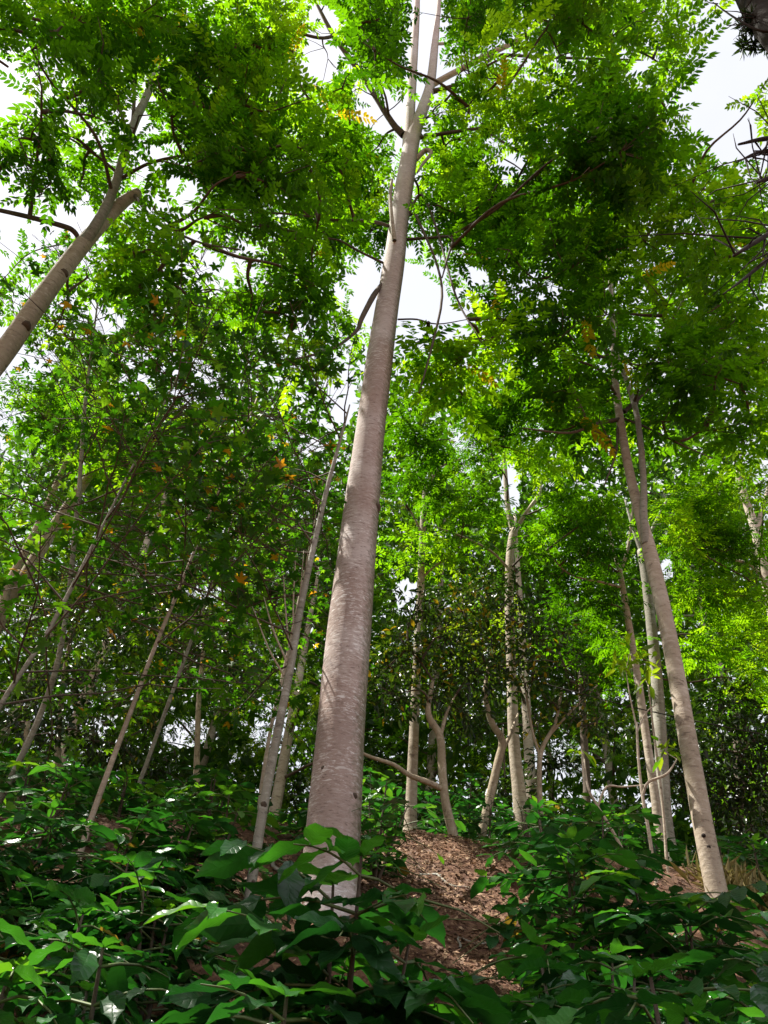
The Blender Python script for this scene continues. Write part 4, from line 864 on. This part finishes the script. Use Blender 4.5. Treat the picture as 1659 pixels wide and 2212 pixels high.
# the wood goes on behind: one leafy mass
BG = [(400, 1585, 60, 30, 0), (585, 1570, 45, 45, 0), (440, 1280, 40, 18, 0), (560, 1360, 25, 50, 0), (1210, 1640, 60, 45, 0), (1290, 1725, 40, 20, 0), (880, 1290, 28, 40, 0), (640, 970, 60, 30, 0), (380, 830, 120, 60, 10), (1240, 1270, 20, 20, 0),
      (1150, 930, 30, 30, 0), (1010, 960, 30, 60, 0), (1440, 1230, 18, 22, 0), (740, 860, 30, 60, 0), (1100, 1060, 20, 60, 0), (200, 1570, 40, 14, 0), (1330, 1500, 30, 20, 0), (1430, 1740, 30, 20, 0), (1650, 1000, 20, 60, 0)]
def bg_gap(P):
    global GAPS
    keep, GAPS = GAPS, GAPS + BG; r = in_gaps(P); GAPS = keep; return r
fw = Foliage(); n = 190000
az = rng.uniform(-.62, .62, n); rr = rng.uniform(19, 34, n); zz = 4.3 + rng.random(n) ** 1.1 * 27
C = np.stack([np.sin(az) * rr, np.cos(az) * rr, zz], 1)
dn = np.sin(C[:, 0] * .9 + C[:, 2] * .5) + np.sin(C[:, 0] * .43 - C[:, 2] * .9 + 1) + np.sin(C[:, 1] * 1.1 + C[:, 2] * .7) + rng.normal(0, .8, n)
C = C[dn > -.4]; n = len(C)
fw.add(C, rng.normal(size=(n, 3)) + (0, 0, -.3), np.array([0, 0, 1.]) + rng.normal(0, .5, (n, 3)), rng.uniform(.28, .55, n), np.clip(.25 + .18 * np.sin(C[:, 0] * .6) + .2 * np.sin(C[:, 2] * .8 + C[:, 0]) + rng.normal(0, .18, n), 0, 1))
fo = fw.build([Template([(0, 0, 0), (.42, .22, .04), (1, 0, -.1), (.42, -.22, .04)], [(0, 3, 2, 1)])], M_FAR, None, (0, 0, 0), 'distant_woodland', reject=bg_gap)
fo['label'] = 'hazy mass of leaves of the wood far behind the crest'; fo['category'] = 'woodland'
G2 = 'low dark trees closing the crest'
for i in range(16):
    x = -15 + i * 2 + rng.normal(0, .4); y = rng.uniform(15, 19)
    sd = 'left of the path' if x < 1 else 'right of the path'
    far_tree('understory_tree', 'low dark leafy tree in the shade on the crest ' + sd, x, y, rng.uniform(3.5, 6.5), 1.7, 1500, .16, G2 + ' ' + sd, (0, .5), T_SIMP, M_DARK, B_TWIG, .07, .1)

# ------------------------------------------------------------------ coffee shrubs
LANE = np.array([(895, 1825), (950, 1930), (1005, 2020), (1065, 2110)], float); LHW = np.array([28, 46, 48, 36.0])
def off_lane(P):
    q = project(P); bad = np.zeros(len(q), bool)
    for i in range(3):
        a, b = LANE[i], LANE[i + 1]; ab = b - a; t = np.clip(((q[:, :2] - a) @ ab) / (ab @ ab), 0, 1)
        bad |= (np.linalg.norm(q[:, :2] - (a + t[:, None] * ab), axis=1) < LHW[i] + (LHW[i + 1] - LHW[i]) * t) & (q[:, 2] > 0) & (P[:, 1] < 8)
    return bad
def coffee(base, H, rad, label, size=.17, singles=0, temps=None, tint=(0, .8), group=None, stems=2, seedz=0, gap=.085, bright=0.0):
    base = np.asarray(base, float)
    root = empty('coffee_shrub', base, label, 'shrub', group); fol = Foliage(); tb = Tubes(); br = Tubes()
    for s in range(stems):
        off = np.array([rng.normal(0, .05), rng.normal(0, .05), 0]); lean = rng.normal(0, .10, 2)
        hs = H * (1.0 if s == 0 else rng.uniform(.8, .98))
        S = np.array([base + off * k + np.array([lean[0] * k * hs, lean[1] * k * hs, hs * k - .08]) for k in (0, .33, .66, 1.0)])
        tb.add(S, [.018, .014, .010, .005], 6, .04, 4)
        K = catmull(S, np.linspace(0, 3, 31)); nn = int(hs / .11)
        for i in range(nn):
            f = .16 + .84 * (i + .5) / nn; a = np.array([np.interp(f, np.linspace(0, 1, 31), K[:, c]) for c in range(3)])
            for sg in (0, math.pi):
                az = i * 1.35 + s * .9 + sg + rng.normal(0, .22)
                L = rad * (1.05 - .62 * f ** 1.6) * rng.uniform(.75, 1.15)
                d = np.array([math.cos(az), math.sin(az), 0]); rise = rng.uniform(.2, .5) * (f ** .5); dr = rng.uniform(.25, .6)
                k = np.linspace(0, 1, 5)
                pts = np.array([a + d * L * t + np.array([0, 0, rise * L * t - dr * L * t * t]) for t in k])
                br.add(pts, np.linspace(.006, .002, 5), 4)
                sv = np.array([-d[1], d[0], 0]); T0 = rng.uniform(*tint)
                for t in np.arange(.25, 1.001, max(.08, gap / L)):
                    p = np.array([np.interp(t, k, pts[:, c]) for c in range(3)])
                    last = t > .9
                    for s2 in (1, -1):
                        if rng.random() < .1: continue
                        D = d * rng.uniform(.35, .9) + sv * s2 * rng.uniform(.7, 1.1) + np.array([0, 0, rng.normal(-.12, .22)])
                        Nn = np.array([0, 0, 1.]) + rng.normal(0, .22, 3) - d * .1
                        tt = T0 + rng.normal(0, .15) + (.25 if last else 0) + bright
                        fol.add(p, D, Nn, size * rng.uniform(.7, 1.15) * (.8 if last else 1), 1.0 if rng.random() < .006 else np.clip(tt, 0, .95))
                # young pair at the tip
        fol.add(np.repeat(S[-1][None], 4, 0), np.array([[1, .3, .5], [-1, -.3, .5], [-.3, 1, .4], [.3, -1, .4]]) + rng.normal(0, .2, (4, 3)), np.tile([0, 0, 1.], (4, 1)) + rng.normal(0, .2, (4, 3)), np.full(4, size * .75), np.clip(np.full(4, .85) + bright, 0, .95))
    tb.build('stem', B_TWIG, root, base); br.build('twigs', B_STEM, root, base)
    fol.build(temps or T_COFM, M_COFFEE, root, base, 'foliage', 'leaf', singles, (lambda Q: in_front(Q) | off_lane(Q)) if size < .2 else off_lane)
    return root
SKY_L = ([-200, 0, 200, 300, 500, 600, 660, 760, 820, 880, 930, 1000, 1100, 1200, 1300, 1400, 1480, 1540, 1600, 1660, 1900], [1600, 1620, 1650, 1690, 1700, 1750, 1800, 1720, 1670, 1720, 1700, 1690, 1750, 1730, 1740, 1790, 1870, 1930, 1900, 1870, 1860])
def fit_height(b, H):
    while H > .55:
        q = project(b + np.array([0, 0, H]))[0]
        if q[1] >= np.interp(q[0], *SKY_L) - 5: break
        H -= .06
    return H
# near shrubs with every leaf picked out
def at_pix(px, py, r):
    p = PR(px, py, r); return onground(p[0], p[1])
NEAR = [  # top pixel, range, label, leaf size, radius, brightness: sun or shade painted into tint
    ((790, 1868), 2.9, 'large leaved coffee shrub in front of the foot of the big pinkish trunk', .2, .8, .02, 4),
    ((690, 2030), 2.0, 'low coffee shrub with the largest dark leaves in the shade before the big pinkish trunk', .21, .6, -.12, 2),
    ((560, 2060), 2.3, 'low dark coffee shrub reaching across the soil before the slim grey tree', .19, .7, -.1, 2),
    ((90, 1930), 2.8, 'coffee shrub with sunlight tinted into its lime leaves at the left foot of the slope', .16, .7, .25, 3),
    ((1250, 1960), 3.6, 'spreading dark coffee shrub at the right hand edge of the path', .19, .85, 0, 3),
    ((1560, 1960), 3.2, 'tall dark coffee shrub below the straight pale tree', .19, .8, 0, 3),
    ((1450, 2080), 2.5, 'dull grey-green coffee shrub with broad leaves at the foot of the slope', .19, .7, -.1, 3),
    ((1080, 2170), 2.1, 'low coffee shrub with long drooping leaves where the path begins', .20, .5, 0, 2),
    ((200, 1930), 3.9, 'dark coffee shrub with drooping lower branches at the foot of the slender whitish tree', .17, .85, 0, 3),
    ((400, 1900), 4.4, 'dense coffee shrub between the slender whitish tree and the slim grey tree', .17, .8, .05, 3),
    ((330, 2030), 3.0, 'small shaded coffee shrub over bare soil near the sunlight tinted lime shrub', .17, .6, 0, 2),
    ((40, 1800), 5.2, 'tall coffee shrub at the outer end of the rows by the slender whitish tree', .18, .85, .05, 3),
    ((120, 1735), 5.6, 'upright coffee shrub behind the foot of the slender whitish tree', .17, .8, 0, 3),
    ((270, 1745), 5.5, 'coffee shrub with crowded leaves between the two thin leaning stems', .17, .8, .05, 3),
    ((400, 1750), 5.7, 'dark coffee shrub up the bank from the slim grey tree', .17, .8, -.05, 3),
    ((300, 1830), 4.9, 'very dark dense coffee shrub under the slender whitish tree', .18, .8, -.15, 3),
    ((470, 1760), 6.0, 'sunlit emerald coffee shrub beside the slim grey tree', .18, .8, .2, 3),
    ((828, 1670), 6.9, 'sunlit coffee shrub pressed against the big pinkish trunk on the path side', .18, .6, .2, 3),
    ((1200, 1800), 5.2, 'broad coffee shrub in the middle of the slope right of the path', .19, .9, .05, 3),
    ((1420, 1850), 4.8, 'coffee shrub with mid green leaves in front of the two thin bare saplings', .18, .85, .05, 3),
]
for (px, py), r, lab, size, rad, br, st in NEAR:
    top = PR(px, py, r); b = onground(top[0], top[1]); H = max(.5, top[2] - b[2])
    coffee(b, H, rad, lab, size * (1 if size >= .2 else .9), 300, T_COF if r < 4 else T_COFM, (0, .7), None, st, bright=br)
# the planted rows further up
G3, G4 = 'coffee rows left of the path', 'coffee rows right of the path'
for y in np.arange(4.4, 12.6, .95):
    for x in np.arange(-9, 11, .98):
        xx = x + rng.normal(0, .15); yy = y + rng.normal(0, .15)
        q = project(onground(xx, yy, 1.2))[0]
        if q[0] < -150 or q[0] > W0 + 150: continue
        dx = xx - path_x(yy)
        if -.4 < dx < .45 and yy < 10.5: continue
        if abs(xx - base[0]) < .7 and abs(yy - Y0) < .7: continue
        if -.6 < xx - base[0] < .45 and yy < Y0: continue
        if abs(xx - rb[0]) < .55 and abs(yy - Yr) < .7: continue
        if any(np.hypot(xx - p[0], yy - p[1]) < .5 for p in [at_pix(a[0][0], a[0][1], a[1]) for a in NEAR]): continue
        lf = dx < 0
        H = rng.uniform(1.7, 2.4) if lf else rng.uniform(1.5, 2.2)
        H = fit_height(onground(xx, yy), H)
        band = 'on the lower slope' if yy < 6.6 else ('on the upper slope' if yy < 9 else 'along the crest')
        coffee(onground(xx, yy), H, rng.uniform(.65, .9) * min(1, .7 + .25 * H), 'glossy coffee shrub in the planted rows left of the path, ' + band if lf else 'glossy coffee shrub in the planted rows right of the path, ' + band,
               .17, 0, T_COFM if yy < 7 else T_COFF, (0, .8), (G3 if lf else G4) + ' ' + band, 2, gap=.105, bright=rng.normal(0, .12))

# ------------------------------------------------------------------ thin bare saplings among the shrubs
def sapling(label, line, w, Yb, forks, leaves, group=None):
    P = np.array([PY(x, y, Yb) for x, y in line]); b = onground(P[0][0], Yb); t = Tree('bare_sapling', b, label, 'sapling', group)
    R = wid(P, w); P = np.vstack([b - (0, 0, .08), P]); R = np.concatenate([[R[0]], R]); t.trunk(P, R, B_PALE, 8, 5, .04, 'stem')
    for f, fw in forks: bp(f, fw, B_PALE, t, Yb)
    for px, py, r, n in leaves:
        C = PY(px, py, Yb); K = np.concatenate(t.skel); a = K[np.argmin(np.linalg.norm(K - C, axis=1))]
        tb = Tubes(); tb.add([a, (a + C) / 2, C], [.005, .004, .002], 4); tb.build('twig', B_PALE, t.root, t.org)
        gloss(t.fol, C, r / F0 * 6.5, n, .13, (.85, .95))
    t.crown(T_SIMP, M_FAR, 60)
sapling('thin bare sapling with two upright arms among the shrubs by the straight pale tree', [(1412, 1870), (1402, 1800), (1388, 1720), (1380, 1650), (1375, 1560)], [8, 8, 7, 6, 5], 6.5,
        [([(1388, 1720), (1400, 1690, -.05), (1440, 1672, -.1), (1462, 1640, -.1)], [6, 6, 5, 3]), ([(1375, 1570), (1360, 1500), (1352, 1450)], [4, 3, 2]), ([(1377, 1580), (1395, 1540), (1420, 1520)], [4, 3, 2])], [(1430, 1620, 30, 16), (1360, 1410, 40, 22), (1345, 1440, 30, 12), (1400, 1430, 30, 12)])
sapling('whippy bare sapling bent over the sunny shrubs', [(1345, 1840), (1320, 1790), (1290, 1740), (1270, 1700), (1262, 1640)], [8, 7, 6, 5, 3], 6.8,
        [([(1290, 1745), (1310, 1700, 0), (1345, 1700, 0), (1400, 1695, 0)], [5, 5, 4, 2])], [(1255, 1620, 24, 10)])
sapling('straight grey sapling pole next to the sapling with two arms', [(1440, 1860), (1435, 1780), (1425, 1680), (1412, 1580), (1400, 1480)], [7, 6, 6, 5, 3], 7.0, [], [(1395, 1470, 30, 14)])

# a wire strung through the trees
tb = Tubes(); a, c, e = PR(1180, 1478, 9.5), PR(1400, 1532, 9.0), PR(1790, 1615, 8.4)
tb.add([a, c + (0, 0, -.02), e], .006, 5, 0, 6); w_o = tb.build('wire', B_CONIFER, None)
w_o['label'] = 'thin dark wire strung past the straight pale tree'; w_o['category'] = 'wire'

for lab, a, b, r in (('crooked fallen branch lying across the path', (905, 1893), (1010, 1925), .016), ('short fallen branch on the soil beside the big pinkish trunk', (590, 1868), (640, 1905), .018), ('thin fallen twig at the lower bend of the path', (985, 2050), (1060, 2030), .009)):
    A, B = ghit(*a), ghit(*b); k = np.linspace(0, 1, 7); Q = A + (B - A) * k[:, None] + rng.normal(0, .03, (7, 3)); Q[:, 2] = ground(Q[:, 0], Q[:, 1]) + .02
    tb = Tubes(); tb.add(Q, np.linspace(r, r * .45, 7), 7, .1, 3); tb.add([Q[3], Q[3] + (.05, .08, .05), Q[3] + (.08, .16, .06)], [r * .5, r * .4, r * .2], 5)
    fb = tb.build('fallen_branch', B_GREY, None); fb['label'] = lab; fb['category'] = 'branch'
# straw tuft behind the foot of the right tree
g0 = ghit(1600, 1945); g0 = onground(g0[0], g0[1]); f = Foliage(); n = 260
pp = np.array([g0 + (x, y, 0) for x, y in zip(rng.normal(.05, .16, n), rng.normal(.12, .14, n))]); pp[:, 2] = ground(pp[:, 0], pp[:, 1])
f.add(pp, np.array([0, 0, .8]) + rng.normal(0, .55, (n, 3)), rng.normal(size=(n, 3)), rng.uniform(.12, .3, n), rng.random(n))
sr = empty('dry_grass_tuft', g0, 'straw coloured dry grass tuft behind the foot of the straight pale tree', 'grass')
f.build([simple_leaf(.014, .5), simple_leaf(.012, .2)], M_STRAW, sr, g0, 'blades')
print('TRIS', sum(sum(len(p.vertices) - 2 for p in o.data.polygons) for o in scene.objects if o.type == 'MESH' and o.data.users == 1), 'OBJS', len(scene.objects))
